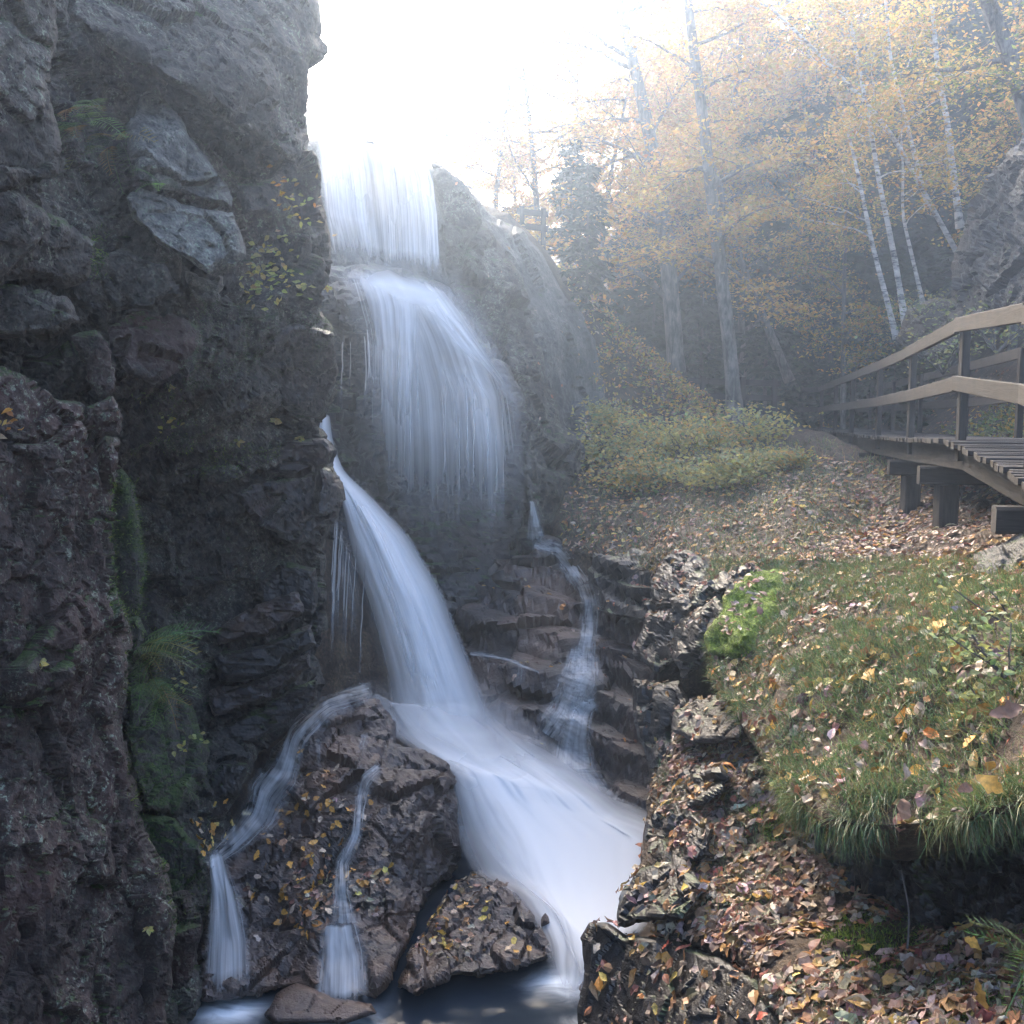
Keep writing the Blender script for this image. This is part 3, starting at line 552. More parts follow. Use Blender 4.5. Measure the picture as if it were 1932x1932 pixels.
RB = [([(1095, 2080), (1093, 1900), (1100, 1850), (1096, 1770), (1110, 1745), (1150, 1738), (1180, 1760), (1260, 1772), (1350, 1800), (1430, 1850), (1480, 1932), (1490, 2080)], [(1110, 1750, 6.5), (1100, 1930, 6.2), (1250, 1780, 5.95), (1300, 1930, 5.2), (1450, 1900, 4.75), (1450, 2050, 4.4)], 'black', 'rounded dark boulder with scattered leaves at the near pool edge', SMOOTH+[('facet', .2, .02, (1, 1, 1))]),
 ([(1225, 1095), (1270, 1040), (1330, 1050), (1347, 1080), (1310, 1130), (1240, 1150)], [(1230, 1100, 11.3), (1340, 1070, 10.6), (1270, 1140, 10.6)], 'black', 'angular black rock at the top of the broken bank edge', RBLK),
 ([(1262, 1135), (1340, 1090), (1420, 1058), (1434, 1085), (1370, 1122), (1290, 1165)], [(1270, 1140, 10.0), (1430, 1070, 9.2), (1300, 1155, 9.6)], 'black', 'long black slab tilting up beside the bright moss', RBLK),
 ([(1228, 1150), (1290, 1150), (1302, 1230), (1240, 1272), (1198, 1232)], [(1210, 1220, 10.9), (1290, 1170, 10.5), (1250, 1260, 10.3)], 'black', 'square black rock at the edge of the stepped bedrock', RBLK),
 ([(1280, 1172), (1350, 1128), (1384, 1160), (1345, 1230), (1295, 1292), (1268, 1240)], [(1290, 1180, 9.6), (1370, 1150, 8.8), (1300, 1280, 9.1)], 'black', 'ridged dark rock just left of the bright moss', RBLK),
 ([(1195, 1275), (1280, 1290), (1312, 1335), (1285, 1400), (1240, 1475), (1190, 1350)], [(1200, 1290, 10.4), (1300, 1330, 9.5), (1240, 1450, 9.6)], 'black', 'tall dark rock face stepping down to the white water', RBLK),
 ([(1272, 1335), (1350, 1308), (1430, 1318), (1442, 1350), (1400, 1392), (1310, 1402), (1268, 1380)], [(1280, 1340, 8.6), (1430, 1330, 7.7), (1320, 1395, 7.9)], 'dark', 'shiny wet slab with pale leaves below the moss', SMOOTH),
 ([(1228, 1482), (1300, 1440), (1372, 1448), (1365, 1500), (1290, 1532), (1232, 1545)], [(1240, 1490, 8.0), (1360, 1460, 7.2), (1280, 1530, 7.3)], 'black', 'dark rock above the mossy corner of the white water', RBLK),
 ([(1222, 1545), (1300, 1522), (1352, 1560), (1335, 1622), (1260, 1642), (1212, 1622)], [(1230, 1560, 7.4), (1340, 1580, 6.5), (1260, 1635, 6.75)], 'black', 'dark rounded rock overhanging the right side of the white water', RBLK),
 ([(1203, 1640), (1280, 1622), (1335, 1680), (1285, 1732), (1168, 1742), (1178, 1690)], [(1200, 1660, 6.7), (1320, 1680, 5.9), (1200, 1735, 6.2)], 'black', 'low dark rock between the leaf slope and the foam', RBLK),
 ([(1838, 1042), (1932, 1008), (2050, 1015), (2050, 1200), (1890, 1195), (1850, 1120)], [(1850, 1060, 6.6), (1990, 1030, 6.0), (1900, 1180, 5.6)], 'dome', 'pale lichened rock below the boardwalk at the right edge', RBLK),
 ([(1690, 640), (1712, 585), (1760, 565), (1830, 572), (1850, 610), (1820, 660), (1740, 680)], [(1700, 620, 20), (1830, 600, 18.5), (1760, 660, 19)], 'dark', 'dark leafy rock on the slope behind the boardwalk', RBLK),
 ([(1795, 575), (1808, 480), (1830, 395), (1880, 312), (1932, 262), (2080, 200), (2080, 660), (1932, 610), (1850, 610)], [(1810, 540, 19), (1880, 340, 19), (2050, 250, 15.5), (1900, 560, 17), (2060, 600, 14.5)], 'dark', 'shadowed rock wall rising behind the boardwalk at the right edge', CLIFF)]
for k, (po, ct, ma, la, re) in enumerate(RB):
    rock('rock_wall' if k == len(RB)-1 else 'rock', po, ct, ma, la, 'rock', 'rocks along the right bank', g=4.2, thick=1.0 if k < 11 else 2., rough=5, rpx=14, rd=.22, rock=re, s=480+9*k)

# ------------------------------------------------------------------ water
def depth_lookup():
    g_ = 5; n = 2000//g_; zb = np.full((n, n), 99.)
    for k, (V, F, N) in enumerate(SURF):
        if k == G_IDX: continue
        q = proj(V)/g_; i = q.astype(int); ok = (i >= 0).all(1) & (i < n).all(1)
        np.minimum.at(zb, (i[ok, 1], i[ok, 0]), V[ok, 1])
    sm = zb.copy()
    for dy in (-1, 0, 1):
        for dx in (-1, 0, 1): sm = np.minimum(sm, np.roll(np.roll(zb, dy, 0), dx, 1))
    for _ in range(2): sm = np.minimum(sm, (np.roll(sm, 1, 0)+np.roll(sm, -1, 0)+np.roll(sm, 1, 1)+np.roll(sm, -1, 1))/4)
    return sm, g_
ZB, ZG = depth_lookup()
def rock_y(px, py): return ZB[np.clip((py/ZG).astype(int), 0, len(ZB)-1), np.clip((px/ZG).astype(int), 0, len(ZB)-1)]
def resamp(pts, n):
    p = np.array(pts, float); d = np.r_[0, np.cumsum(np.hypot(*(np.diff(p[:, :2], axis=0).T)))]
    t = np.linspace(0, d[-1], n); return np.stack([np.interp(t, d, p[:, k]) for k in range(p.shape[1])], -1)
def smooth_pts(p, it=3):
    for _ in range(it): p[1:-1] = p[1:-1]*.5+(p[:-2]+p[2:])*.25
    return p
def sheet(name, left, right, mat, parent, nu=26, nv=60, bulge=.0, ripple=.03, s=0, hug=False):
    """a falling or running sheet of water between two edges (px, py, distance)"""
    l = smooth_pts(resamp(left, nv)); r = smooth_pts(resamp(right, nv)); u = np.linspace(0, 1, nu)
    A = at(l[:, 0], l[:, 1], l[:, 2]); Bp = at(r[:, 0], r[:, 1], r[:, 2])
    P = A[:, None]*(1-u[None, :, None])+Bp[:, None]*u[None, :, None]
    P = P.reshape(-1, 3); uu = np.tile(u, nv); vv = np.repeat(np.linspace(0, 1, nv), nu)
    wv = fbm(np.c_[uu*7, vv*2.5, np.full(len(uu), s)], s, 3)
    if hug:
        q_ = proj(P); Yr = rock_y(q_[:, 0], q_[:, 1]); Yr = np.where(np.abs(Yr-P[:, 1]) < 1.3, Yr-.025, P[:, 1]).reshape(nv, nu)
        for _ in range(2): Yr[1:-1] = np.minimum(Yr[1:-1], (Yr[:-2]+Yr[2:]+Yr[1:-1])/3+.01)
        P = at(q_[:, 0]+2.5*fbm(np.c_[uu*2, vv*9, np.full(len(uu), s+5)], s, 3), q_[:, 1], Yr.ravel())
    else: P[:, 1] -= bulge*np.sin(np.pi*uu)+ripple*wv*2
    o = obj(name, P, grid_faces(nu, nv), mat, parent=parent, uv=np.c_[uu, 1-vv], smooth=True)
    return o
def strand(pts, wd, mat, parent, s=0, name='strand'):
    p = smooth_pts(resamp(pts, 24), 2); P = at(p[:, 0], p[:, 1], p[:, 2]); n = len(P)
    P[:, 0] += .012*fbm(np.c_[np.arange(n)*.4, np.zeros(n), np.full(n, s)], s, 2)
    w_ = np.interp(np.linspace(0, 1, n), [0, .15, .8, 1], [.4, 1, 1.2, 1.6])*wd
    V = []; 
    for k in range(n):
        for a in range(5): V.append(P[k]+w_[k]*np.array([math.cos(a*1.2566), .6*math.sin(a*1.2566), 0]))
    V = np.array(V); Fq = [(k*5+a, k*5+(a+1) % 5, (k+1)*5+(a+1) % 5, (k+1)*5+a) for k in range(n-1) for a in range(5)]
    uv = np.c_[np.tile(np.arange(5)/5*.4+.3, n), np.repeat(np.linspace(1, 0, n), 5)]
    return obj(name, V, np.array(Fq), mat, parent=parent, uv=uv, smooth=True)
W = {'curtain': water_mat('curtain water', 22, .6, .38, .64, .9, .08, .0, .25, .06),
     'veil': water_mat('thin water veil', 34, .7, .36, .70, .6, .35, .12, .7, .04),
     'ledgew': water_mat('ledge water', 16, .8, .28, .62, .9, .32, .12, .5, .10),
     'ledger': water_mat('ledge side water', 12, 1.0, .20, .58, .85, .5, .2, .5, .0),
     'plume': water_mat('dense chute water', 8, .5, .06, .34, 1.0, .26, .01, .10, .65),
     'plume2': water_mat('chute spray', 14, .6, .28, .66, .75, .5, .06, .35, .0),
     'foam': water_mat('white foam', 6, 3.0, .10, .44, 1.0, .26, .3, .2, .3),
     'stream': water_mat('thin stream water', 12, 4.5, .34, .62, .85, .42, .06, .03, .0),
     'trick': water_mat('trickle water', 10, .9, .26, .60, .92, .34, .06, .22, .06),
     'wide': water_mat('wide falling veil', 26, .5, .24, .60, .9, .26, .06, .42, .06),
     'spray': water_mat('drifting spray', 2.5, 1.2, .10, .70, .7, .5, .5, .5, .1),
     'strand': water_mat('water strand', 2, .8, .30, .6, .35, .01, .2, .4, .3)}
wf = tag(empty('waterfall', tuple(at(760, 1380, 12.))), 'tall silky waterfall pouring over the grey headwall and plunging as a white chute', 'waterfall')
sheet('top_curtain', [(588, 252, 18.9), (587, 262, 18.0), (592, 300, 17.4), (602, 400, 17.1), (622, 515, 16.6)], [(815, 298, 18.9), (824, 312, 17.9), (836, 350, 17.2), (845, 430, 16.9), (846, 560, 16.4)], W['curtain'], wf, 60, 70, .15, .05, 1)
sheet('top_curtain', [(592, 256, 17.9), (600, 400, 16.95), (630, 510, 16.4)], [(700, 262, 18.0), (716, 400, 16.9), (735, 540, 16.3)], W['wide'], wf, 40, 60, .1, .05, 2)
sheet('top_curtain', [(715, 268, 17.95), (726, 400, 16.9), (730, 540, 16.2)], [(812, 300, 17.9), (832, 400, 16.8), (840, 540, 16.3)], W['curtain'], wf, 40, 60, .1, .05, 7)
sheet('middle_cascade', [(628, 496, 16.5), (640, 540, 15.9), (655, 620, 15.4), (656, 780, 15.2), (654, 1000, 15.2)], [(860, 532, 16.5), (925, 605, 15.9), (975, 675, 15.5), (1015, 755, 15.3), (1032, 880, 15.2), (1036, 1090, 15.2)], W['wide'], wf, 80, 110, .25, .06, 41)
sheet('spray', [(590, 470, 16.4), (600, 500, 16.0), (640, 560, 15.3)], [(850, 490, 16.6), (900, 560, 15.9), (960, 660, 15.2)], W['spray'], wf, 30, 30, .2, .1, 42)
sheet('spray', [(640, 1280, 11.6), (690, 1340, 10.9), (800, 1420, 10.2)], [(930, 1240, 12.0), (1010, 1380, 11.2), (1120, 1500, 10.4)], W['spray'], wf, 30, 30, .3, .1, 43)
sheet('middle_cascade', [(618, 496, 16.6), (650, 515, 16.0), (676, 560, 15.5), (690, 640, 15.2), (690, 760, 15.2), (690, 900, 15.3)], [(800, 525, 16.3), (820, 570, 15.7), (815, 640, 15.2), (805, 740, 15.1), (800, 920, 15.2)], W['ledgew'], wf, 50, 80, .12, .08, 3)
sheet('middle_cascade', [(720, 520, 16.2), (790, 590, 15.4), (840, 650, 15.0), (890, 690, 15.0), (960, 780, 15.2)], [(850, 540, 16.4), (910, 620, 15.8), (950, 680, 15.5), (985, 740, 15.5), (1022, 850, 15.4)], W['ledger'], wf, 40, 70, .05, .06, 4)
sheet('middle_cascade', [(770, 640, 15.0), (790, 720, 14.9), (795, 850, 15.0), (800, 1000, 15.1)], [(930, 700, 15.1), (985, 770, 15.2), (1004, 860, 15.2), (1012, 1020, 15.2)], W['veil'], wf, 50, 80, .1, .05, 5)
sheet('middle_cascade', [(660, 600, 15.1), (662, 700, 15.0), (660, 880, 15.0)], [(800, 650, 14.9), (800, 800, 14.9), (795, 1000, 15.0)], W['veil'], wf, 50, 80, .1, .05, 6)
sheet('middle_cascade', [(640, 505, 16.4), (690, 530, 15.9), (760, 580, 15.4)], [(850, 545, 16.3), (880, 590, 15.9), (915, 640, 15.6)], W['plume2'], wf, 40, 40, .05, .05, 8)
for k in range(20):
    x = random.uniform(640, 990); y0 = 600+max(0, x-760)*.72+random.uniform(-20, 60); L = random.uniform(140, 330)
    strand([(x, y0, 14.9), (x+random.uniform(-4, 8), y0+L*.5, 14.85), (x+random.uniform(-5, 8), y0+L, 14.9)], random.uniform(.005, .012), W['strand'], wf, k)
sheet('chute', [(612, 785, 14.2), (600, 815, 14.0), (618, 870, 13.6), (640, 925, 13.2), (660, 1030, 12.9), (700, 1160, 12.5), (728, 1270, 12.2), (748, 1400, 11.9)], [(622, 780, 14.3), (630, 840, 14.1), (650, 890, 13.7), (700, 935, 13.5), (772, 1010, 13.1), (832, 1110, 12.7), (884, 1240, 12.3), (945, 1400, 11.8)], W['plume'], wf, 40, 90, .35, .05, 11)
sheet('chute', [(640, 915, 13.2), (652, 1030, 12.7), (680, 1160, 12.3), (705, 1280, 11.9), (735, 1420, 11.5)], [(705, 935, 13.2), (782, 1010, 12.8), (846, 1110, 12.4), (900, 1240, 12.0), (975, 1410, 11.5)], W['plume2'], wf, 40, 80, .45, .06, 12)
sheet('side_veil', [(640, 960, 12.9), (622, 1080, 12.6), (612, 1300, 12.2)], [(665, 1030, 12.8), (705, 1160, 12.5), (745, 1330, 12.1)], W['veil'], wf, 36, 60, .05, .05, 13)
for k in range(10):
    x = random.uniform(622, 690); y0 = 1000+(x-640)*1.6
    strand([(x+8, y0-20, 12.6), (x, y0+120, 12.4), (x-4, y0+random.uniform(180, 300), 12.2)], random.uniform(.006, .014), W['strand'], wf, 60+k)
sheet('foam_apron', [(610, 1325, 11.6), (670, 1300, 11.3), (715, 1370, 10.7), (770, 1405, 10.35), (835, 1445, 10.05), (850, 1560, 9.6), (890, 1650, 9.0), (960, 1690, 8.5), (1020, 1770, 8.0), (1040, 1860, 7.5)], [(950, 1300, 12.2), (1010, 1375, 11.6), (1090, 1440, 11.1), (1170, 1510, 10.6), (1290, 1545, 10.2), (1290, 1620, 9.4), (1260, 1690, 8.7), (1220, 1750, 8.2), (1150, 1800, 7.9), (1130, 1870, 7.5)], W['foam'], wf, 60, 110, .25, .13, 14)
sheet('foam_apron', [(700, 1350, 11.3), (760, 1405, 10.5), (850, 1440, 10.1), (895, 1560, 9.5), (950, 1640, 9.0), (1030, 1700, 8.4), (1075, 1790, 7.8)], [(1000, 1370, 11.4), (1100, 1450, 10.8), (1190, 1525, 10.3), (1290, 1560, 9.9), (1270, 1650, 9.0), (1230, 1740, 8.2), (1130, 1820, 7.7)], W['foam'], wf, 50, 90, .35, .16, 15)
st = tag(empty('side_stream', tuple(at(1090, 1500, 11.))), 'narrow stream trickling down the stepped bedrock right of the chute', 'stream')
def run(c, wd, mat, parent, name, s, nv=40, dy=-.12):
    c = np.array(c, float); l = c.copy(); r = c.copy(); w_ = np.interp(np.linspace(0, 1, len(c)), np.linspace(0, 1, len(wd)), wd)
    d = np.gradient(c[:, :2], axis=0); nrm = np.c_[-d[:, 1], d[:, 0]]/np.linalg.norm(d, axis=1, keepdims=True)
    nrm = np.where(nrm[:, :1]*1 > 0, nrm, nrm)
    l[:, :2] += nrm*w_[:, None]*.5; r[:, :2] -= nrm*w_[:, None]*.5; l[:, 2] += dy; r[:, 2] += dy
    return sheet(name, l, r, mat, parent, 30, nv*2, .03, .05, s, True)
run([(1003, 942, 15.2), (1008, 985, 15.1), (1012, 1030, 15.0)], [10, 34, 50], W['trick'], st, 'jet', 20)
run([(1005, 1022, 15.1), (1050, 1040, 14.7), (1080, 1075, 14.2), (1100, 1105, 13.9)], [36, 66, 76, 70], W['stream'], st, 'cascade', 21)
run([(1098, 1090, 13.8), (1112, 1130, 13.4), (1110, 1180, 12.95), (1100, 1230, 12.6), (1095, 1280, 12.3), (1075, 1330, 12.0)], [66, 66, 84, 110, 150, 170], W['stream'], st, 'cascade', 22, 60, -.28)
run([(1100, 1220, 12.6), (1085, 1290, 12.2), (1060, 1345, 11.9), (1030, 1390, 11.5)], [90, 140, 120, 110], W['stream'], st, 'cascade', 25, 60, -.3)
run([(1130, 1320, 12.0), (1095, 1335, 11.7), (1082, 1400, 11.3), (1080, 1460, 10.9), (1105, 1540, 10.4)], [34, 66, 84, 120, 200], W['trick'], st, 'cascade', 23, 60, -.3)
run([(880, 1230, 13.3), (960, 1245, 13.0), (1020, 1270, 12.7)], [20, 16, 10], W['stream'], st, 'cascade', 26, 40, -.2)
run([(985, 1250, 12.8), (980, 1290, 12.6), (975, 1330, 12.3)], [30, 34, 30], W['veil'], st, 'cascade', 27, 40, -.25)
t1 = tag(empty('trickle', tuple(at(440, 1870, 7.4))), 'left trickle sliding round the boulder and dropping into the pool', 'trickle', 'trickles over the big boulder')
run([(720, 1300, 10.6), (620, 1330, 10.2), (560, 1375, 9.9), (535, 1420, 9.6), (515, 1480, 9.2), (490, 1540, 8.9), (445, 1585, 8.6), (408, 1615, 8.4), (400, 1650, 8.3)], [80, 80, 110, 120, 170, 130, 90, 64, 60], W['stream'], t1, 'slide', 30, 70, -.25)
sheet('drop', [(388, 1600, 8.15), (392, 1680, 7.9), (384, 1760, 7.7), (372, 1895, 7.25)], [(428, 1596, 8.15), (462, 1690, 7.9), (482, 1770, 7.7), (490, 1890, 7.25)], W['trick'], t1, 30, 60, .05, .04, 31)
sheet('drop', [(398, 1690, 7.7), (380, 1800, 7.5), (356, 1900, 7.1)], [(420, 1690, 7.7), (425, 1790, 7.5), (415, 1890, 7.1)], W['veil'], t1, 24, 40, .05, .04, 32)
t2 = tag(empty('trickle', tuple(at(650, 1880, 7.4))), 'right trickle crossing the boulder and fanning out above the pool', 'trickle', 'trickles over the big boulder')
run([(730, 1438, 9.6), (692, 1468, 9.3), (674, 1530, 8.9), (668, 1580, 8.65), (646, 1630, 8.4), (646, 1690, 8.1), (650, 1750, 7.95)], [40, 56, 48, 60, 54, 60, 110], W['stream'], t2, 'slide', 33, 70, -.2)
run([(598, 1385, 9.8), (605, 1450, 9.3), (612, 1500, 9.0)], [14, 20, 12], W['veil'], t2, 'slide', 35, 30, -.2)
run([(690, 1380, 10.0), (682, 1420, 9.7), (684, 1455, 9.4)], [24, 34, 24], W['veil'], t2, 'slide', 36, 30, -.2)
sheet('drop', [(600, 1735, 7.75), (592, 1800, 7.55), (580, 1895, 7.2)], [(684, 1730, 7.75), (704, 1800, 7.55), (714, 1895, 7.2)], W['trick'], t2, 30, 50, .06, .04, 34)
# pool
px_ = np.arange(-3.2, 2.2, .03); py_ = np.arange(4.2, 10.8, .03); X, Y = np.meshgrid(px_, py_)
q3 = np.c_[X.ravel(), Y.ravel(), np.zeros(X.size)]
z = .4+.035*fbm(q3*np.array([1.4, 2.6, 1]), 71, 3)+.012*fbm(q3*6, 72, 2)
m, t, N, L = nodes('pool water')
geo = N('ShaderNodeNewGeometry'); mp = N('ShaderNodeMapping'); mp.inputs['Scale'].default_value = (1, 2.4, 1); mp.inputs['Rotation'].default_value = (0, 0, .35); L(geo.outputs['Position'], mp.inputs[0])
n1 = noise(t, mp.outputs[0], 1.7, 4, .6, .8)
at1 = N('ShaderNodeAttribute', attribute_name='Col')
fo = mth(t, 'MULTIPLY', at1.outputs[2], ramp(t, n1, [(.36, B3(.25)), (.6, B3(1.3))]), True)
bs = N('ShaderNodeBsdfPrincipled', Roughness=.16); bs.inputs['Specular IOR Level'].default_value = .03; L(mixc(t, fo, (.018, .026, .036), (.8, .84, .88)), bs.inputs['Base Color']); L(ramp(t, fo, [(0, B3(.16)), (.6, B3(.8))]), bs.inputs['Roughness'])
o_ = N('ShaderNodeOutputMaterial'); L(bs.outputs[0], o_.inputs[0])
fm = np.zeros(len(q3))
for (fx, fy, Yd, rr, aa) in ((430, 1890, 7.25, .16, .9), (650, 1898, 7.15, .17, .8), (1085, 1815, 7.65, .22, .9), (1140, 1690, 8.6, .4, 1.), (1100, 1925, 7.05, .13, .5)):
    c_ = at(fx, fy, Yd); fm = np.maximum(fm, aa*np.exp(-(((q3[:, 0]-c_[0])/1.4)**2+(q3[:, 1]-c_[1])**2)/rr**2))
obj('water', np.c_[q3[:, :2], z], grid_faces(len(px_), len(py_)), m, smooth=True, col=np.repeat(fm[:, None], 3, 1))
tag(bpy.data.objects['water'], 'dark rippled pool below the falls', 'pool', kind='structure')

# ------------------------------------------------------------------ boardwalk
bw = tag(empty('boardwalk', tuple(at(1757, 1020, 9.4))), 'wooden boardwalk on posts with two-board railings along the right slope', 'boardwalk')
def beam(name, p0, p1, w_, h_, mat, parent, ext=0.0):
    """a sawn board from p0 to p1; w_ sideways, h_ high; the two points run along its top centre line"""
    p0, p1 = np.array(p0, float), np.array(p1, float); d = p1-p0; Ln = np.linalg.norm(d); d /= Ln; p0 = p0-d*ext; Ln += 2*ext
    up = np.array([0, 0, 1.]) if abs(d[2]) < .9 else np.array([0, 1., 0]); side = np.cross(up, d); side /= np.linalg.norm(side); up = np.cross(d, side)
    c = min(w_, h_)*.12; prof = [(-w_/2+c, 0), (w_/2-c, 0), (w_/2, -c), (w_/2, -h_+c), (w_/2-c, -h_), (-w_/2+c, -h_), (-w_/2, -h_+c), (-w_/2, -c)]
    V = np.array([(x, a, b) for x in (0, Ln) for a, b in prof])
    Fq = [(k, (k+1) % 8, 8+(k+1) % 8, 8+k) for k in range(8)]
    me = mesh(name, V, [np.array(Fq), np.array([tuple(range(7, -1, -1)), tuple(range(8, 16))])], mat)
    o = bpy.data.objects.new(name, me); COL.objects.link(o)
    from mathutils import Matrix
    base = np.array(WORLD[parent.name]) if parent else np.zeros(3)
    mw = Matrix(((d[0], side[0], up[0], p0[0]-base[0]), (d[1], side[1], up[1], p0[1]-base[1]), (d[2], side[2], up[2], p0[2]-base[2]), (0, 0, 0, 1)))
    if parent: o.parent = parent
    o.matrix_basis = mw; return o
OUT = [at(2060, 985, 4.6), at(1932, 884, 6.6), at(1804, 828, 9.06), at(1711, 826, 12.03), at(1652, 822, 14.9), at(1602, 816, 18.6), at(1572, 812, 22.0), at(1546, 810, 25.5), at(1510, 806, 27.5), at(1450, 800, 29.)]
OUT = [np.array(p) for p in OUT]
INN = []
for k, p in enumerate(OUT):
    a, b = OUT[max(k-1, 0)], OUT[min(k+1, len(OUT)-1)]; d = (b-a)*np.array([1, 1, 0]); d /= np.linalg.norm(d); INN.append(p+np.array([d[1], -d[0], 0])*1.25)
for k in range(len(OUT)-1):
    a0, a1, b0, b1 = OUT[k], OUT[k+1], INN[k], INN[k+1]; L_ = np.linalg.norm(a1-a0); n = max(2, int(L_/.15))
    for j in range(n):
        f = (j+.5)/n; p0 = a0+(a1-a0)*f; p1 = b0+(b1-b0)*f; e = (p1-p0)/np.linalg.norm(p1-p0)
        beam('plank', p0-e*(.10+random.uniform(-.02, .025)), p1+e*.08, L_/n-.014, .045, M['wooddark'], bw).location.z += random.uniform(-.006, .006)
    for f in (.08, .5, .92):
        o0 = (b0-a0)*f+np.array([0, 0, -.048]); o1 = (b1-a1)*f+np.array([0, 0, -.048])
        beam('joist', a0+o0, a1+o1, .09, .24, M['wooddark'], bw)
    for side, (q0, q1) in (('o', (a0, a1)), ('i', (b0, b1))):
        off = (b0-a0)/np.linalg.norm(b0-a0)*(.035 if side == 'o' else -.035)
        for h_, hh in ((1.09, .13), (.57, .135)):
            beam('rail', q0+np.array([0, 0, h_+random.uniform(-.01, .01)])-off, q1+np.array([0, 0, h_+random.uniform(-.01, .01)])-off, .045, hh, M['wood'], bw, .01)
    if k:
        for q0 in (a0, b0): beam('rail_post', q0+np.array([0, .0, 1.06])+ (b0-a0)*(.02 if q0 is a0 else -.02), q0+np.array([0, 0, -.2])+(b0-a0)*(.02 if q0 is a0 else -.02), .075, .075, M['wooddark'], bw)
for k, fs in ((1, (.1,)), (2, (.42,)), (3, (.2,)), (4, (.28,)), (5, (.1, .9)), (6, (.8,))):
    for f in fs:
        a = OUT[k]+(OUT[k+1]-OUT[k])*f; b = INN[k]+(INN[k+1]-INN[k])*f; e = (b-a)/np.linalg.norm(b-a); dz = np.array([0, 0, -.29])
        beam('cross_beam', a+dz-e*.12, b+dz+e*.1, .2, .19, M['wooddark'], bw)
        for q0 in (a+e*.12, b-e*.15):
            gz = 3.3 if q0[1] > 8 else 3.0
            beam('support_post', q0+np.array([0, 0, -.48]), np.array([q0[0], q0[1], gz]), .2, .2, M['wooddark'], bw)
def fence(pts, label, h_=1.0, rails=(.95, .6, .28), mat='wood', step=2.2):
    P = [np.array(p, float) for p in pts]; f = tag(empty('rail_fence', tuple(P[0])), label, 'fence')
    for a, b in zip(P[:-1], P[1:]):
        for r_ in rails: beam('rail', a+np.array([0, 0, r_]), b+np.array([0, 0, r_]), .05, .14, M[mat], f, .15)
    for p in P: beam('fence_post', p+np.array([0, .07, h_]), p+np.array([0, .07, -.5]), .12, .12, M[mat], f)
    return f
fence([at(1264, 786, 24.), at(1325, 789, 23.6), at(1400, 792, 23.4), at(1460, 794, 23.5)], 'wooden rail fence in front of the two big tree trunks')
fence([at(985, 470, 24.), at(1025, 476, 23.6)], 'short wooden railing above the dome rock against the yellow leaves', 1.0, (.95, .62))
sg = tag(empty('pedestal', tuple(at(1337, 795, 30.))), 'small flat-topped wooden pedestal behind the rail fence', 'pedestal')
c0 = at(1337, 795, 30.)
beam('post', c0+np.array([0, 0, .78]), c0, .12, .12, M['wood'], sg); beam('top', c0+np.array([-.27, 0, .84]), c0+np.array([.27, 0, .84]), .4, .05, M['wood'], sg)
sp_ = tag(empty('sign_post', tuple(at(1374, 800, 24.))), 'small pale marker board beside the grey tree trunk', 'sign')
c0 = at(1374, 800, 24.); beam('post', c0+np.array([0, 0, .4]), c0, .06, .06, M['wood'], sp_)
beam('board', c0+np.array([-.06, -.05, .62]), c0+np.array([.06, -.05, .62]), .03, .24, M['birch'], sp_)

# ------------------------------------------------------------------ trees
def tube(pts, r0, r1, ns=8, s=0, wob=.0):
    P = np.array(pts, float); n = len(P); T = np.gradient(P, axis=0); T /= np.linalg.norm(T, axis=1, keepdims=True)+1e-9
    a = np.cross(T, np.array([.31, .9, .2])); a /= np.linalg.norm(a, axis=1, keepdims=True)+1e-9; b = np.cross(T, a)
    r = np.linspace(r0, r1, n)[:, None, None] if np.isscalar(r0) else np.array(r0)[:, None, None]
    th = np.linspace(0, 2*np.pi, ns, endpoint=False)
    V = P[:, None]+r*(np.cos(th)[None, :, None]*a[:, None]+np.sin(th)[None, :, None]*b[:, None])*(1+wob*RNG.normal(0, 1, (n, ns, 1)))
    i = np.arange(n*ns).reshape(n, ns); Fq = np.stack([i[:-1], np.roll(i[:-1], -1, 1), np.roll(i[1:], -1, 1), i[1:]], -1).reshape(-1, 4)
    return V.reshape(-1, 3), Fq
def join(parts):
    vs_, fs, o = [], [], 0
    for V, Fq in parts: vs_.append(V); fs.append(Fq+o); o += len(V)
    return np.concatenate(vs_), np.concatenate(fs)
def curve(p0, d, L, n=7, droop=0., wig=.12, rg=random):
    P = [np.array(p0, float)]; d = np.array(d, float); d /= np.linalg.norm(d)
    for k in range(n):
        d = d+np.array([rg.gauss(0, wig), rg.gauss(0, wig), rg.gauss(0, wig)-droop/n]); d /= np.linalg.norm(d); P.append(P[-1]+d*L/n)
    return np.array(P)
YEL = [(.50, .33, .07), (.56, .38, .12), (.44, .25, .06), (.38, .30, .08), (.52, .30, .10)]
ORG = [(.46, .22, .06), (.52, .28, .10), (.40, .20, .08), (.5, .33, .1)]
GRN = [(.16, .19, .05), (.10, .14, .04), (.30, .29, .07)]
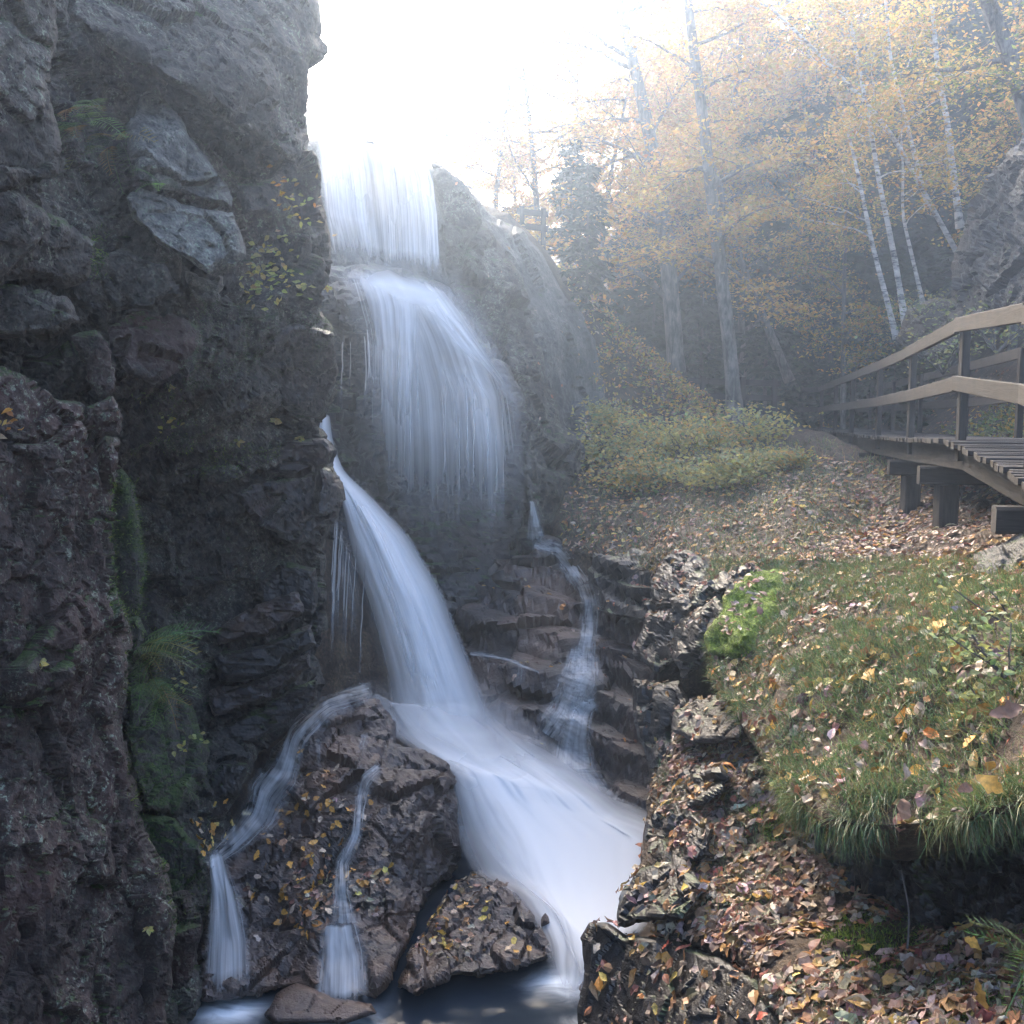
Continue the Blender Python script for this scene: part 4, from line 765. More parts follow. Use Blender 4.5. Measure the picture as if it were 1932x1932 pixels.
def tree(name, label, trunk, r0, r1, nl=7, lmin=1.6, lmax=3.2, hmin=.35, leaves=2500, cols=YEL, size=.11, bark='bark', cat='tree', group=None, droop=.25, extra=(), spread=.35, upb=.25):
    """trunk, limbs with twigs, and a crown of separate leaves in flat sprays along the twigs"""
    T = np.array(trunk, float); T = resamp3(T, 16); rg = random
    root = tag(empty(name, tuple(T[0])), label, cat, group)
    rad = np.linspace(r0, r1, 16); rad[0] *= 1.35; rad[1] *= 1.08
    V, Fq = tube(T, rad, None, 9, wob=.03); obj('trunk', V, Fq, M[bark], parent=root, smooth=True)
    tips = []
    todo = []
    for k in range(nl):
        f = hmin+(1-hmin)*(k+rg.random())/nl; i = f*15; p = T[int(i)]+(T[min(int(i)+1, 15)]-T[int(i)])*(i-int(i)); ang = rg.uniform(0, 6.283)
        todo.append((curve(p, (math.cos(ang), math.sin(ang), upb+rg.uniform(-.1, .35)), rg.uniform(lmin, lmax)*(1.15-.45*f), 7, droop, .13), rad[int(i)]*.42))
    for pts, rr in extra: todo.append((resamp3(np.array(pts, float), 9), rr))
    for c, rr in todo:
        parts = [tube(c, rr, rr*.2, 5)]
        Lc = np.linalg.norm(c[-1]-c[0])
        for j in range(8):
            i = 2+int((len(c)-3)*rg.random()); d = c[min(i+1, len(c)-1)]-c[i-1]; d = d/np.linalg.norm(d)+np.array([rg.gauss(0, .7), rg.gauss(0, .7), rg.gauss(.05, .22)])
            tw = curve(c[i], d, Lc*rg.uniform(.25, .5), 5, .1, .16); parts.append(tube(tw, rr*.3, rr*.08, 3)); tips.append(tw)
        tips.append(c[3:])
        lo_ = obj('limb', *parts[0], M[bark], parent=root, smooth=True); V, Fq = join(parts[1:]); tag(obj('twig_spray', V, Fq, M[bark], parent=lo_, smooth=True), kind='stuff')
    if leaves and tips:
        n = leaves; ti = RNG.integers(0, len(tips), n); P = np.empty((n, 3))
        for k in range(n):
            c = tips[ti[k]]; f = RNG.random()*(len(c)-1); i = int(f); P[k] = c[i]+(c[i+1]-c[i])*(f-i)
        ng = max(1, n//9); gi = RNG.integers(0, ng, n); P = P[:ng][gi]+(RNG.normal(0, 1, (ng, 3))*np.array([spread, spread, spread*.28]))[gi]
        P += RNG.normal(0, 1, (n, 3))*np.array([.16, .16, .035])*(.6+.9*RNG.random(ng))[gi][:, None]
        V, Fq, C = stamp(DIA, P, frames(np.tile([0, 0, 1.], (n, 1)), .45), size*RNG.uniform(.6, 1.35, n), pal(cols, n, .2))
        obj('crown', V, Fq, M['canopy'], parent=root, col=C)
    return root
def resamp3(p, n):
    d = np.r_[0, np.cumsum(np.linalg.norm(np.diff(p, axis=0), axis=1))]; t = np.linspace(0, d[-1], n)
    q = np.stack([np.interp(t, d, p[:, k]) for k in range(3)], -1)
    for _ in range(2): q[1:-1] = q[1:-1]*.5+(q[:-2]+q[2:])*.25
    return q
def PX(pts, Y, Y1=None): return np.array([at(x, y, Y+(0 if Y1 is None else (Y1-Y)*k/(len(pts)-1))) for k, (x, y) in enumerate(pts)])
tree('maple_tree', 'tall grey trunk speckled with lichen, right of the two big trunks', PX([(1388, 800), (1377, 650), (1356, 480), (1340, 350), (1325, 200), (1305, 80), (1290, -90)], 22), .17, .09, 9, 1.6, 3.6, .38, 9000, YEL, .11, 'bark', droop=.2,
     extra=[(PX([(1358, 500), (1320, 478), (1260, 470), (1200, 492), (1170, 497)], 22, 21), .05), (PX([(1372, 500), (1430, 545), (1480, 590)], 22, 22.5), .045), (PX([(1340, 330), (1310, 310), (1270, 340), (1220, 390)], 22, 21), .03)])
tree('maple_tree', 'brown ridged trunk with spreading limbs, left of the two big trunks', PX([(1285, 790), (1272, 640), (1263, 540), (1258, 440), (1240, 330), (1215, 200), (1180, 60), (1150, -80)], 26), .25, .11, 12, 2.4, 4.6, .32, 17000, YEL+ORG[:2], .115, 'bark', droop=.25, spread=.42,
     extra=[(PX([(1255, 560), (1210, 510), (1140, 490), (1060, 478), (1000, 470)], 26, 24), .085), (PX([(1258, 430), (1200, 390), (1120, 370), (1040, 372)], 26, 24), .075), (PX([(1235, 310), (1150, 270), (1080, 245), (1000, 250)], 26, 24), .07), (PX([(1268, 540), (1320, 480), (1370, 430)], 26, 26), .06), (PX([(1225, 260), (1270, 180), (1330, 120)], 26, 26), .06)])
tree('leaning_tree', 'crooked trunk leaning left behind the grey maple trunk', PX([(1490, 720), (1455, 630), (1420, 555), (1395, 480), (1376, 430), (1352, 330), (1330, 250)], 27), .12, .06, 6, 1.4, 2.6, .4, 4500, YEL, .10, 'bark')
BI = [([(1692, 640), (1672, 560), (1650, 480), (1636, 415), (1622, 340), (1600, 250)], 'leftmost white birch stem leaning over the boardwalk', .062),
      ([(1709, 615), (1688, 484), (1671, 400), (1655, 333), (1650, 280), (1641, 233), (1621, 127), (1600, 20)], 'tall middle white birch stem behind the boardwalk railing', .066),
      ([(1742, 575), (1721, 484), (1701, 400), (1705, 327), (1700, 260)], 'short right-hand white birch stem on the leafy rock', .045),
      ([(1850, 560), (1786, 440), (1735, 350), (1701, 280), (1655, 213), (1588, 147), (1521, 77), (1460, 20)], 'long birch bowing far left from the rock wall', .06),
      ([(1812, 430), (1795, 300), (1788, 227), (1768, 133), (1760, 20), (1752, -60)], 'upright pale birch above the rock wall', .075),
      ([(1750, 390), (1700, 190), (1680, 120), (1672, 20), (1668, -60)], 'thin birch stem high on the slope at the upper right', .05)]
for pts, la, rr in BI:
    tree('birch_tree', la, PX(pts, 21), rr, rr*.45, 6, .9, 2.0, .45, 2200, YEL[:3]+GRN[2:], .085, 'birch', group='white birches on the right slope', droop=.15, upb=.4)
tree('old_tree', 'thick grey trunk leaning in at the top right corner', PX([(1990, 420), (1945, 230), (1898, 83), (1861, 0), (1835, -80)], 17), .16, .12, 5, 1.2, 2.4, .3, 2600, YEL[:2]+GRN, .085, 'bark')
# woods behind: copies of a few kinds
def conifer_parts(h, s):
    rg = random.Random(s); V, Fq = tube(np.array([(0, 0, k*h/8) for k in range(9)]), h*.013, .015, 6)
    tr = mesh('trunk', V, Fq, M['darkbark']); lim = []; P = []; D = []
    nb = int(h*9)
    for k in range(nb):
        f = .12+.86*(k/nb); z0 = f*h; L = (1-f)**.8*h*.21+.25; a = rg.uniform(0, 6.283); d = np.array([math.cos(a), math.sin(a), .05])
        c = curve((0, 0, z0), d, L*rg.uniform(.7, 1.15), 5, .35, .06, rg); lim.append(tube(c, .018, .006, 3))
        n = int(26*L)+8; ff = RNG.random(n)**.7*5*.999; i = ff.astype(int); p = c[i]+(c[i+1]-c[i])*(ff-i)[:, None]
        side = np.cross(d, [0, 0, 1.]); sg = RNG.choice([-1, 1], n)[:, None]
        P.append(p); D.append(d*.6+side*sg*.8+RNG.normal(0, .25, (n, 3)))
    P = np.concatenate(P); D = np.concatenate(D); D[:, 2] -= .25; n = len(P)
    Fr = frames(np.tile([0, 0, 1.], (n, 1)), .3, D*3); S = np.c_[RNG.uniform(.28, .6, n), RNG.uniform(.16, .30, n), np.ones(n)]
    V, F2, C = stamp([(np.array([(0, 0, 0), (.35, -.5, -.02), (1, 0, -.1), (.4, .5, -.02)]), np.array([(0, 1, 2, 3)])), (np.array([(0, 0, 0), (.5, -.35, .02), (.9, .1, -.15), (.3, .4, -.05)]), np.array([(0, 1, 2, 3)]))], P, Fr, S, pal([(.028, .048, .026), (.04, .06, .03), (.02, .036, .022)], n))
    VL, FL = join(lim)
    return [('trunk', tr), ('limb', mesh('limb', VL, FL, M['darkbark'])), ('crown', mesh('crown', V, F2, M['needle'], col=C))]
def broad_parts(h, s, cols, leaves):
    rg = random.Random(s); T = curve((0, 0, 0), (rg.uniform(-.1, .1), rg.uniform(-.1, .1), 1), h, 12, 0, .05, rg); T = resamp3(T, 16)
    V, Fq = tube(T, np.linspace(h*.013, .03, 16), None, 7); tr = mesh('trunk', V, Fq, M['bark'], smooth=True); parts = []; tips = []
    for k in range(16):
        f = .28+.7*k/16; i = int(f*15); a = rg.uniform(0, 6.283); c = curve(T[i], (math.cos(a), math.sin(a), .45), h*rg.uniform(.16, .28)*(1.2-.5*f), 6, .25, .14, rg); parts.append(tube(c, h*.0045, .008, 4)); tips.append(c[2:])
        for j in range(6):
            q = 1+int(5*rg.random()); tw = curve(c[q], c[min(q+1, 6)]-c[q-1]+np.array([rg.gauss(0, .4), rg.gauss(0, .4), .05]), h*.07, 4, .1, .2, rg); parts.append(tube(tw, h*.0018, .004, 3)); tips.append(tw)
    n = leaves; ti = RNG.integers(0, len(tips), n); P = np.array([tips[a][int(RNG.random()*len(tips[a]))] for a in ti])
    ng = n//11; gi = RNG.integers(0, ng, n); P = P[:ng][gi]+(RNG.normal(0, 1, (ng, 3))*np.array([.45, .45, .16]))[gi]+RNG.normal(0, 1, (n, 3))*np.array([.2, .2, .05])*(.5+RNG.random(ng))[gi][:, None]
    V, F2, C = stamp(DIA, P, frames(np.tile([0, 0, 1.], (n, 1)), .5), RNG.uniform(.08, .18, n), pal(cols, n, .22)); VL, FL = join(parts)
    return [('trunk', tr), ('limb', mesh('limb', VL, FL, M['bark'])), ('crown', mesh('crown', V, F2, M['canopy'], col=C))]
CON = [conifer_parts(11, 1), conifer_parts(14, 2), conifer_parts(8, 3)]
BRO = [broad_parts(13, 4, YEL, 15000), broad_parts(15, 5, ORG+YEL[:2], 16000), broad_parts(11, 6, YEL+GRN, 13000)]
def plant_tree(parts, name, label, cat, x, y, sc, group, dz=-.2):
    zz = float(ground_z(np.array([x]), np.array([y]))[0])+dz
    o = empty(name, (x, y, zz)); tag(o, label, cat, group); o.rotation_euler.z = random.uniform(0, 6.28); o.scale = (sc, sc, sc*random.uniform(.9, 1.12))
    for n_, me in parts: link(n_, me, o)
    return o
def xy(px, Y): return (px-CX)/F_PX*Y, Y
for k, (px, Y, v, sc) in enumerate([(1180, 34, 2, .8), (1235, 38, 0, .8), (1330, 33, 1, .8), (1420, 31, 0, .9), (1470, 36, 1, 1.), (1520, 31, 0, .9), (1560, 39, 1, 1.), (1610, 31, 0, 1.), (1660, 36, 1, 1.05), (1700, 29, 0, .9), (1750, 33, 1, 1.), (1800, 29, 1, .85), (1850, 33, 0, 1.1), (1900, 27, 1, .9), (1960, 31, 0, 1.1), (1400, 41, 1, 1.), (1300, 43, 1, .9), (1640, 44, 1, 1.2), (1760, 42, 1, 1.2), (1880, 41, 1, 1.2), (2040, 26, 1, 1.), (1540, 46, 1, 1.1), (1190, 30, 2, .75), (1230, 29, 2, .7), (1320, 29, 2, .7), (1440, 28, 2, .75), (1500, 28, 2, .7), (1560, 28, 2, .8), (1620, 27, 2, .75), (1680, 25, 2, .6), (1460, 31, 2, .9), (1350, 31, 2, .9)]+[(1170+random.random()*620, 30+random.random()*14, 2, .55+random.random()*.5) for _ in range(34)]):
    plant_tree(CON[v], 'conifer_tree', 'dark conifer fading into the mist behind the boardwalk and trunks', 'conifer', *xy(px, Y), sc, 'dark conifers in the misty woods')
for (px, Y, v, sc, la) in [(1105, 21.5, 2, .42, 'small green conifer growing beside the dome rock'), (1075, 25, 2, .5, 'pale green young conifer behind the short upper railing')]:
    plant_tree(CON[v], 'conifer_tree', la, 'conifer', *xy(px, Y), sc, 'dark conifers in the misty woods')
KIND = ('yellow autumn tree', 'orange brown autumn tree', 'greenish yellow autumn tree')
for k, (px, Y, v, sc) in enumerate([(610, 33, 0, .40), (680, 38, 1, .40), (750, 33, 0, .42), (820, 31, 1, .44), (880, 36, 0, .5), (930, 29, 1, .52), (980, 33, 0, .62), (1020, 28, 1, .6), (1060, 31, 1, .72), (1100, 37, 0, .85), (1150, 31, 1, .82), (1200, 36, 0, .95), (1130, 27, 0, .62), (1290, 38, 2, 1.), (1350, 35, 0, 1.), (1430, 38, 2, 1.1), (1500, 33, 0, 1.), (1570, 34, 2, 1.), (1640, 32, 0, 1.05), (1730, 37, 2, 1.1), (1820, 35, 0, 1.1), (560, 34, 0, .4), (860, 42, 1, .55), (760, 45, 0, .5), (1020, 44, 0, .8), (1250, 46, 1, 1.2), (1460, 45, 0, 1.2), (1900, 24, 2, .8), (1590, 25, 2, .62), (1400, 29, 0, .8), (1240, 31, 0, .85), (1330, 30, 1, .9)]):
    where = 'in the bright mist above the waterfall' if px < 1000 else 'in the mist above the dome rock' if px < 1260 else 'in the misty woods behind the big trunks' if px < 1520 else 'on the misty slope above the boardwalk'
    plant_tree(BRO[v], 'autumn_tree', KIND[v]+' '+where, 'tree', *xy(px, Y), sc, 'autumn trees '+where)

# ------------------------------------------------------------------ leaf litter, grass, moss
LIT = [(.25, .17, .12), (.31, .235, .18), (.22, .13, .085), (.16, .09, .06), (.36, .29, .235), (.27, .15, .07), (.33, .19, .06), (.22, .08, .05), (.12, .07, .048), (.30, .22, .17)]
AMB = [(.50, .27, .06), (.42, .20, .04), (.46, .32, .10), (.30, .15, .06), (.38, .28, .19)]
def litter(name, label, region, n, size, cols, nz=.25, tilt=.2, gap=None, **kw):
    P, Nn = sample(region, n, nz, **kw)
    if gap is not None:
        k = fbm(P*1.8, 55, 3)+RNG.normal(0, .06, len(P)) > -gap; P, Nn = P[k], Nn[k]
    n = len(P)
    if not n: print('no place for', label); return
    S = size*RNG.uniform(.4, 1.3, n); P = P+Nn*(.01+.018*RNG.random((n, 1)))
    V, Fq, C = stamp(LEAF, P, frames(Nn, tilt), S, pal(cols, n, .25)); o = obj(name, V, Fq, M['leaf'], col=C); tag(o, label, 'leaves', kind='stuff')
def grass(name, label, region, n, hgt, cols, nz=.1, wd=1., tilt=.35, lean=None, cat='grass', mat='green', up=.6, **kw):
    P, Nn = sample(region, n, nz, **kw); n = len(P)
    if not n: print('no place for', label); return
    # blades gather in clumps
    cl_ = fbm(P*3.2, 91, 2); keep = cl_+RNG.normal(0, .12, n) > -.12; P, Nn = P[keep], Nn[keep]; n = len(P)
    up_ = Nn*(1-up)+np.array([0, 0, up]); up_ /= np.linalg.norm(up_, axis=1, keepdims=True)
    h_ = hgt*RNG.uniform(.5, 1.25, n); S = np.c_[h_, np.full(n, wd*1.4)*RNG.uniform(.7, 1.3, n), h_]
    head = None if lean is None else np.tile(lean, (n, 1)).astype(float)*2
    V, Fq, C = stamp(BLADE, P-up_*.01, frames(up_, tilt, head), S, pal(cols, n, .25)); o = obj(name, V, Fq, M[mat], col=C); tag(o, label, cat, kind='stuff')
GCOL = [(.09, .15, .06), (.12, .18, .07), (.06, .11, .05), (.10, .17, .09), (.17, .19, .08), (.20, .16, .07)]
RGT = [(1040, 780), (1932, 780), (2350, 1100), (2350, 1600), (1440, 1600), (1340, 1300), (1040, 1040)]
litter('leaf_litter', 'brown fallen leaves covering the middle of the right bank', [(1060, 880), (1500, 850), (1760, 900), (1700, 1050), (1480, 1060), (1350, 1080), (1240, 1100), (1060, 1040)], 4200, .10, LIT+AMB, .1, surf=[BANK])
litter('leaf_litter', 'pale fallen leaves under the boardwalk posts', [(1640, 900), (2350, 900), (2350, 1080), (1780, 1100), (1500, 1200), (1450, 1120)], 3600, .095, LIT, .0, surf=[BANK])
litter('leaf_litter', 'fallen leaves caught in the grass of the near bank', [(1340, 1050), (2350, 1040), (2350, 1590), (1450, 1590), (1400, 1380), (1340, 1280)], 2900, .09, LIT+AMB, .0, tilt=.5, surf=[BANK])
SL = [(1270, 1340), (1430, 1310), (1500, 1480), (1560, 1620), (1720, 1740), (2350, 1760), (2350, 1990), (1100, 1990), (1150, 1780), (1290, 1680), (1270, 1560)]
litter('leaf_litter', 'thick brown and russet leaf litter over the foreground slope', SL, 7600, .10, LIT, .38, tilt=.12, ymax=9.5, surf=list(range(BANK+1, BANK+3)), gap=.18)
litter('leaf_litter', 'sparse wet leaves on the rounded near boulder and dark rocks by the foam', [(1090, 1440), (1400, 1440), (1480, 1990), (1090, 1990)], 260, .10, LIT+AMB, .3, ymax=9.5, surf=list(range(BANK+3, len(SURF))))
litter('leaf_litter', 'tan leaves lodged along the dark broken rocks', [(1190, 1040), (1440, 1040), (1440, 1400), (1380, 1560), (1200, 1560)], 700, .085, LIT, .45, surf=list(range(BANK+1, len(SURF))))
litter('leaf_litter', 'wet brown leaves sticking to the stepped bedrock', [(880, 1060), (1250, 1060), (1240, 1500), (1000, 1400)], 160, .09, LIT+AMB, .35, ymin=10)
litter('leaf_litter', 'small dry leaves dotted over the fractured rock and dome', [(850, 330), (1160, 700), (1160, 900), (1050, 960), (960, 700)], 420, .10, LIT+AMB, .1, ymin=14)
litter('leaf_litter', 'scattered leaves on the forest floor and slope behind the boardwalk', [(1100, 560), (2350, 560), (2350, 900), (1100, 860)], 3500, .11, LIT+AMB, .0, surf=[G_IDX], ymin=10, ymax=40)
grass('grass', 'green grass tufts over the near overhanging bank', [(1340, 1060), (2350, 1060), (2350, 1600), (1450, 1600), (1380, 1400), (1330, 1280)], 72000, .115, GCOL, -.2, .055, .55, lean=(-.4, -.8, -.2), surf=[BANK])
grass('grass', 'yellowing grass on the far part of the bank', [(1060, 850), (1560, 830), (1760, 900), (1560, 1070), (1240, 1090), (1060, 1020)], 15000, .17, GCOL+[(.30, .24, .08)], .0, .1, .5, surf=[BANK])
grass('hanging_grass', 'long grass hanging over the lip of the dark hollow', [(1440, 1500), (2350, 1470), (2350, 1640), (1560, 1620), (1450, 1560)], 12500, .15, GCOL, -1.2, .055, .8, lean=(-.2, -.7, -.7), up=.15, surf=[BANK])
grass('grass', 'small grass tufts among the leaves of the foreground slope', [(1240, 1440), (1400, 1440), (1480, 1640), (1450, 1760), (1260, 1700)], 2600, .11, GCOL, .0, .05, .5, surf=[BANK+1])
grass('grass', 'fine grass in the bottom right corner', [(1440, 1850), (2350, 1790), (2350, 1990), (1440, 1990)], 5000, .08, GCOL, .0, .045, .6, surf=[BANK+1])
MOS = [(.15, .23, .025), (.20, .29, .035), (.11, .18, .02)]; DMS = [(.03, .06, .015), (.05, .08, .02), (.02, .04, .012)]
grass('moss', 'fuzzy tips of the bright green moss cushion', [(1340, 1215), (1360, 1140), (1420, 1075), (1490, 1090), (1480, 1180), (1430, 1225), (1370, 1240)], 26000, .032, MOS, -.5, .09, .9, cat='moss', up=.2)
for rg_, n_, la in (([(1440, 1480), (1480, 1480), (1500, 1590), (1450, 1590), (1410, 1530)], 5000, 'dull moss on the rock beside the hanging grass'), ([(1540, 1740), (1700, 1700), (1780, 1790), (1640, 1850), (1540, 1830)], 6000, 'green moss among the leaves below the hollow'), ([(1740, 1780), (1932, 1760), (2350, 1932), (1780, 1932)], 7000, 'dark moss mound in the bottom right corner')):
    grass('moss', la, rg_, n_*2, .045, MOS+DMS[:1], -.6, .08, .9, cat='moss', up=.2, ymax=8)
for rg_, n_, la in (([(205, 900), (270, 900), (280, 1170), (205, 1170)], 14000, 'dark green moss covering the narrow buttress in the crevice'), ([(230, 1160), (290, 1160), (390, 1420), (390, 1500), (300, 1660), (240, 1500)], 12000, 'deep green moss in the shadowed crevice of the cliff'), ([(380, 560), (640, 600), (600, 700), (420, 720), (280, 800), (240, 820), (330, 700)], 16000, 'dull moss and small ferns hanging on the middle of the cliff'), ([(240, 740), (330, 720), (400, 830), (560, 840), (430, 910), (250, 880)], 9000, 'moss along the damp ledge of the cliff'), ([(170, 430), (205, 430), (205, 530), (170, 530)], 1500, 'small moss patch on the upper cliff'), ([(290, 1640), (400, 1540), (400, 1700), (330, 1780)], 5000, 'moss on the blocks beside the left trickle')):
    grass('moss', la, rg_, n_, .035, DMS+MOS[:1] if n_ != 16000 else DMS+[(.12, .14, .10), (.09, .11, .07)], -.9, .08, .8, cat='moss', up=.15, ymax=10.5)
# undergrowth on the slope behind the boardwalk
def ground_region(x0, x1, y0, y1, n):
    x = RNG.uniform(x0, x1, n); y = RNG.uniform(y0, y1, n); return np.c_[x, y, ground_z(x, y)]
def foliage_mass(name, label, P, n, hgt, size, cols, cat, kind='stuff', mat='canopy'):
    q = P[RNG.integers(0, len(P), n)]+np.c_[RNG.normal(0, .12, (n, 2)), hgt*RNG.random(n)**.7]
    V, Fq, C = stamp(DIA, q, frames(np.tile([0, -.5, .8], (n, 1)), .55), size*RNG.uniform(.6, 1.3, n), pal(cols, n, .2)); o = obj(name, V, Fq, M[mat], col=C); return tag(o, label, cat, kind=kind)
PG = [(.20, .24, .10), (.26, .29, .14), (.30, .28, .10), (.16, .20, .08)]
foliage_mass('undergrowth', 'pale green undergrowth covering the slope behind the boardwalk', ground_region(6.4, 13, 7, 19, 900), 26000, .55, .09, PG+YEL[:1], 'undergrowth')
foliage_mass('undergrowth', 'brown and green undergrowth on the slope beside the dome rock', ground_region(1.2, 4.6, 19.5, 27, 500), 9000, .4, .10, PG+YEL+LIT[:4], 'undergrowth')
foliage_mass('undergrowth', 'low brown and yellow brush at the far end of the boardwalk', ground_region(4.4, 8.5, 16, 26, 500), 9000, .22, .10, LIT[:6]+YEL[:2]+PG[:2], 'undergrowth')
foliage_mass('undergrowth', 'yellow green undergrowth below the misty woods', ground_region(2.6, 9, 25.5, 33, 700), 12000, .25, .10, PG+YEL, 'undergrowth')
def shrub(name, label, base, hgt, rad, n, size, cols, cat='shrub', group=None, stems=6):
    base = np.array(base, float); root = tag(empty(name, tuple(base)), label, cat, group); parts = []; tips = []
    for k in range(stems):
        a = random.uniform(0, 6.283); c = curve(base-np.array([0, 0, .05]), (math.cos(a)*rad/hgt, math.sin(a)*rad/hgt, 1), hgt*random.uniform(.7, 1.05), 6, .15, .12); parts.append(tube(c, .012*hgt+.002, .003, 4)); tips.append(c[2:])
    V, Fq = join(parts); obj('stem', V, Fq, M['darkbark'], parent=root)
    P = np.array([tips[RNG.integers(len(tips))][RNG.integers(5)] for _ in range(n)])+RNG.normal(0, 1, (n, 3))*np.array([rad*.35, rad*.35, hgt*.14])
    V, Fq, C = stamp(LEAF[:3] if n < 200 else DIA, P, frames(np.tile([0, -.4, .9], (n, 1)), .4), size*RNG.uniform(.6, 1.3, n), pal(cols, n, .16)); obj('foliage', V, Fq, M['canopy'], parent=root, col=C); return root
SH = [(1150, 870, 17.2, 1.0, .8), (1215, 850, 17.6, 1.1, .9), (1290, 860, 16.8, 1.1, .9), (1360, 850, 17, 1.0, .9), (1415, 835, 17.5, 1.1, .8), (1240, 900, 16.2, .8, .8), (1330, 905, 15.6, .7, .8), (1180, 920, 16.3, .6, .7), (1400, 900, 15.4, .7, .7), (1480, 870, 16.4, .6, .6), (1130, 800, 19, .9, .7)]
for k, (x, y, Yd, hh, rr) in enumerate(SH):
    shrub('shrub', 'yellow green leafy shrub in the thicket between the dome rock and the boardwalk', at(x, y, Yd), hh*random.uniform(.6, .95), rr*random.uniform(.7, 1.1), 900, .09, PG+YEL[:4] if k % 2 else PG[1:3]+[(.40, .33, .09), (.36, .31, .09)], group='thicket of yellow green shrubs')
for (x, y, Yd, hh, rr, n, la) in [(1895, 1260, 4.5, .32, .3, 130, 'leafy pale green plant at the right edge of the near bank'), (1920, 1180, 5.0, .4, .35, 120, 'yellow leaved sapling leaning in at the right edge'), (1870, 1330, 4.5, .22, .25, 60, 'low bright green plant in the grass near the right edge'), (1780, 700, 16, 1., .9, 300, 'leafy bush behind the boardwalk railing'), (1880, 660, 15, 1.1, .9, 300, 'pale bush above the nearest railing boards'), (1735, 590, 19, .7, .8, 260, 'leafy bush draped over the rock by the birches')]:
    shrub('plant', la, at(x, y, Yd), hh, rr, n, .05 if n < 140 else .08, PG, 'plant')
# ferns and leafy plants on the left cliff
def on_rock(x, y, Yd):
    r_ = float(rock_y(np.array([x]), np.array([y]))[0]); return at(x, y, r_-.03 if abs(r_-Yd) < 1.8 else Yd)
def snap(P):
    q_ = proj(P); r_ = rock_y(q_[:, 0], q_[:, 1]); k = np.abs(r_-P[:, 1]) < .6
    return np.where(k[:, None], at(q_[:, 0], q_[:, 1], r_-.03-.05*RNG.random(len(P))), P)
def fern(label, base, n, L, out, cols, group='ferns on the cliff'):
    base = np.array(base, float); root = tag(empty('fern', tuple(base)), label, 'fern', group)
    for k in range(n):
        a = random.gauss(0, .8); d = np.array(out)+np.array([math.sin(a)*.9, random.gauss(0, .25), random.gauss(.0, .45)]); Fr = frames(np.array([[-.2*d[0], -.4, .9]]), .25, d[None]*4); S = np.array([L*random.uniform(.6, 1.15)])
        V, Fq, C = stamp([FROND], base[None]+RNG.normal(0, L*.1, (1, 3)), Fr, S, pal(cols, 1, .3)); obj('frond', V, Fq, M['green'], parent=root, col=C)
FC = [(.10, .17, .05), (.13, .20, .06), (.07, .12, .04), (.12, .18, .06), (.09, .15, .05), (.26, .17, .05)]
fern('large green fern drooping under the left buttress', on_rock(165, 240, 5.6)+np.array([.02, -.16, 0]), 18, .36, (.5, -.5, -.25), FC)
fern('fern fronds hanging over the pale slab', on_rock(225, 285, 6.1)+np.array([.02, -.16, 0]), 13, .34, (.4, -.5, -.6), FC)
fern('small fern tuft in the crack of the pale slab', on_rock(305, 345, 6.3), 5, .2, (.3, -.6, .1), FC)
fern('green fern in the crevice beside the reddish wall', on_rock(285, 1215, 6.4)+np.array([.04, -.2, 0]), 16, .4, (.7, -.5, -.1), FC)
fern('lower fern over the mossy rocks in the crevice', on_rock(300, 1290, 6.6)+np.array([.03, -.16, 0]), 9, .32, (.5, -.5, -.4), FC)
fern('tiny pale fern on the mossy crevice wall', on_rock(345, 1475, 6.6), 4, .2, (.6, -.6, -.1), FC[:2])
fern('fern beside the left trickle with yellowing fronds', on_rock(425, 1690, 6.6), 6, .28, (.3, -.5, -.5), [(.24, .20, .06), (.16, .17, .05)])
fern('bright fern at the bottom right edge', at(1945, 1830, 3.3), 8, .3, (-.5, -.2, .2), FC[:2], None)
def whorl(label, base, n, size, cols, group='small leafy plants on the cliff', parts=1):
    base = np.array(base, float); root = tag(empty('leafy_plant', tuple(base)), label, 'plant', group)
    c = curve(base+np.array([0, .06, -.03]), (0, -1, .4), .12, 4); V, Fq = tube(c, .004, .002, 4); obj('stem', V, Fq, M['darkbark'], parent=root)
    P = snap(c[-1]+RNG.normal(0, 1, (n, 3))*np.array([.05, .02, .045])*min(n/8, 2.6)) if n > 7 else None
    for k in range(n):
        a = k*2.4; d = np.array([[math.cos(a), -.5, math.sin(a)*.6]]); V, Fq, C = stamp(LEAF[:3], P[k:k+1] if n > 7 else c[-1:]+d*size*.3, frames(np.array([[0, -.8, .5]]), .25, d*3), np.array([size*.68*random.uniform(.7, 1.2)]), pal(cols, 1, .15)); obj('leaf', V, Fq, M['canopy'], parent=root, col=C)
YG = [(.42, .42, .14), (.34, .36, .14), (.50, .42, .12), (.44, .36, .16)]
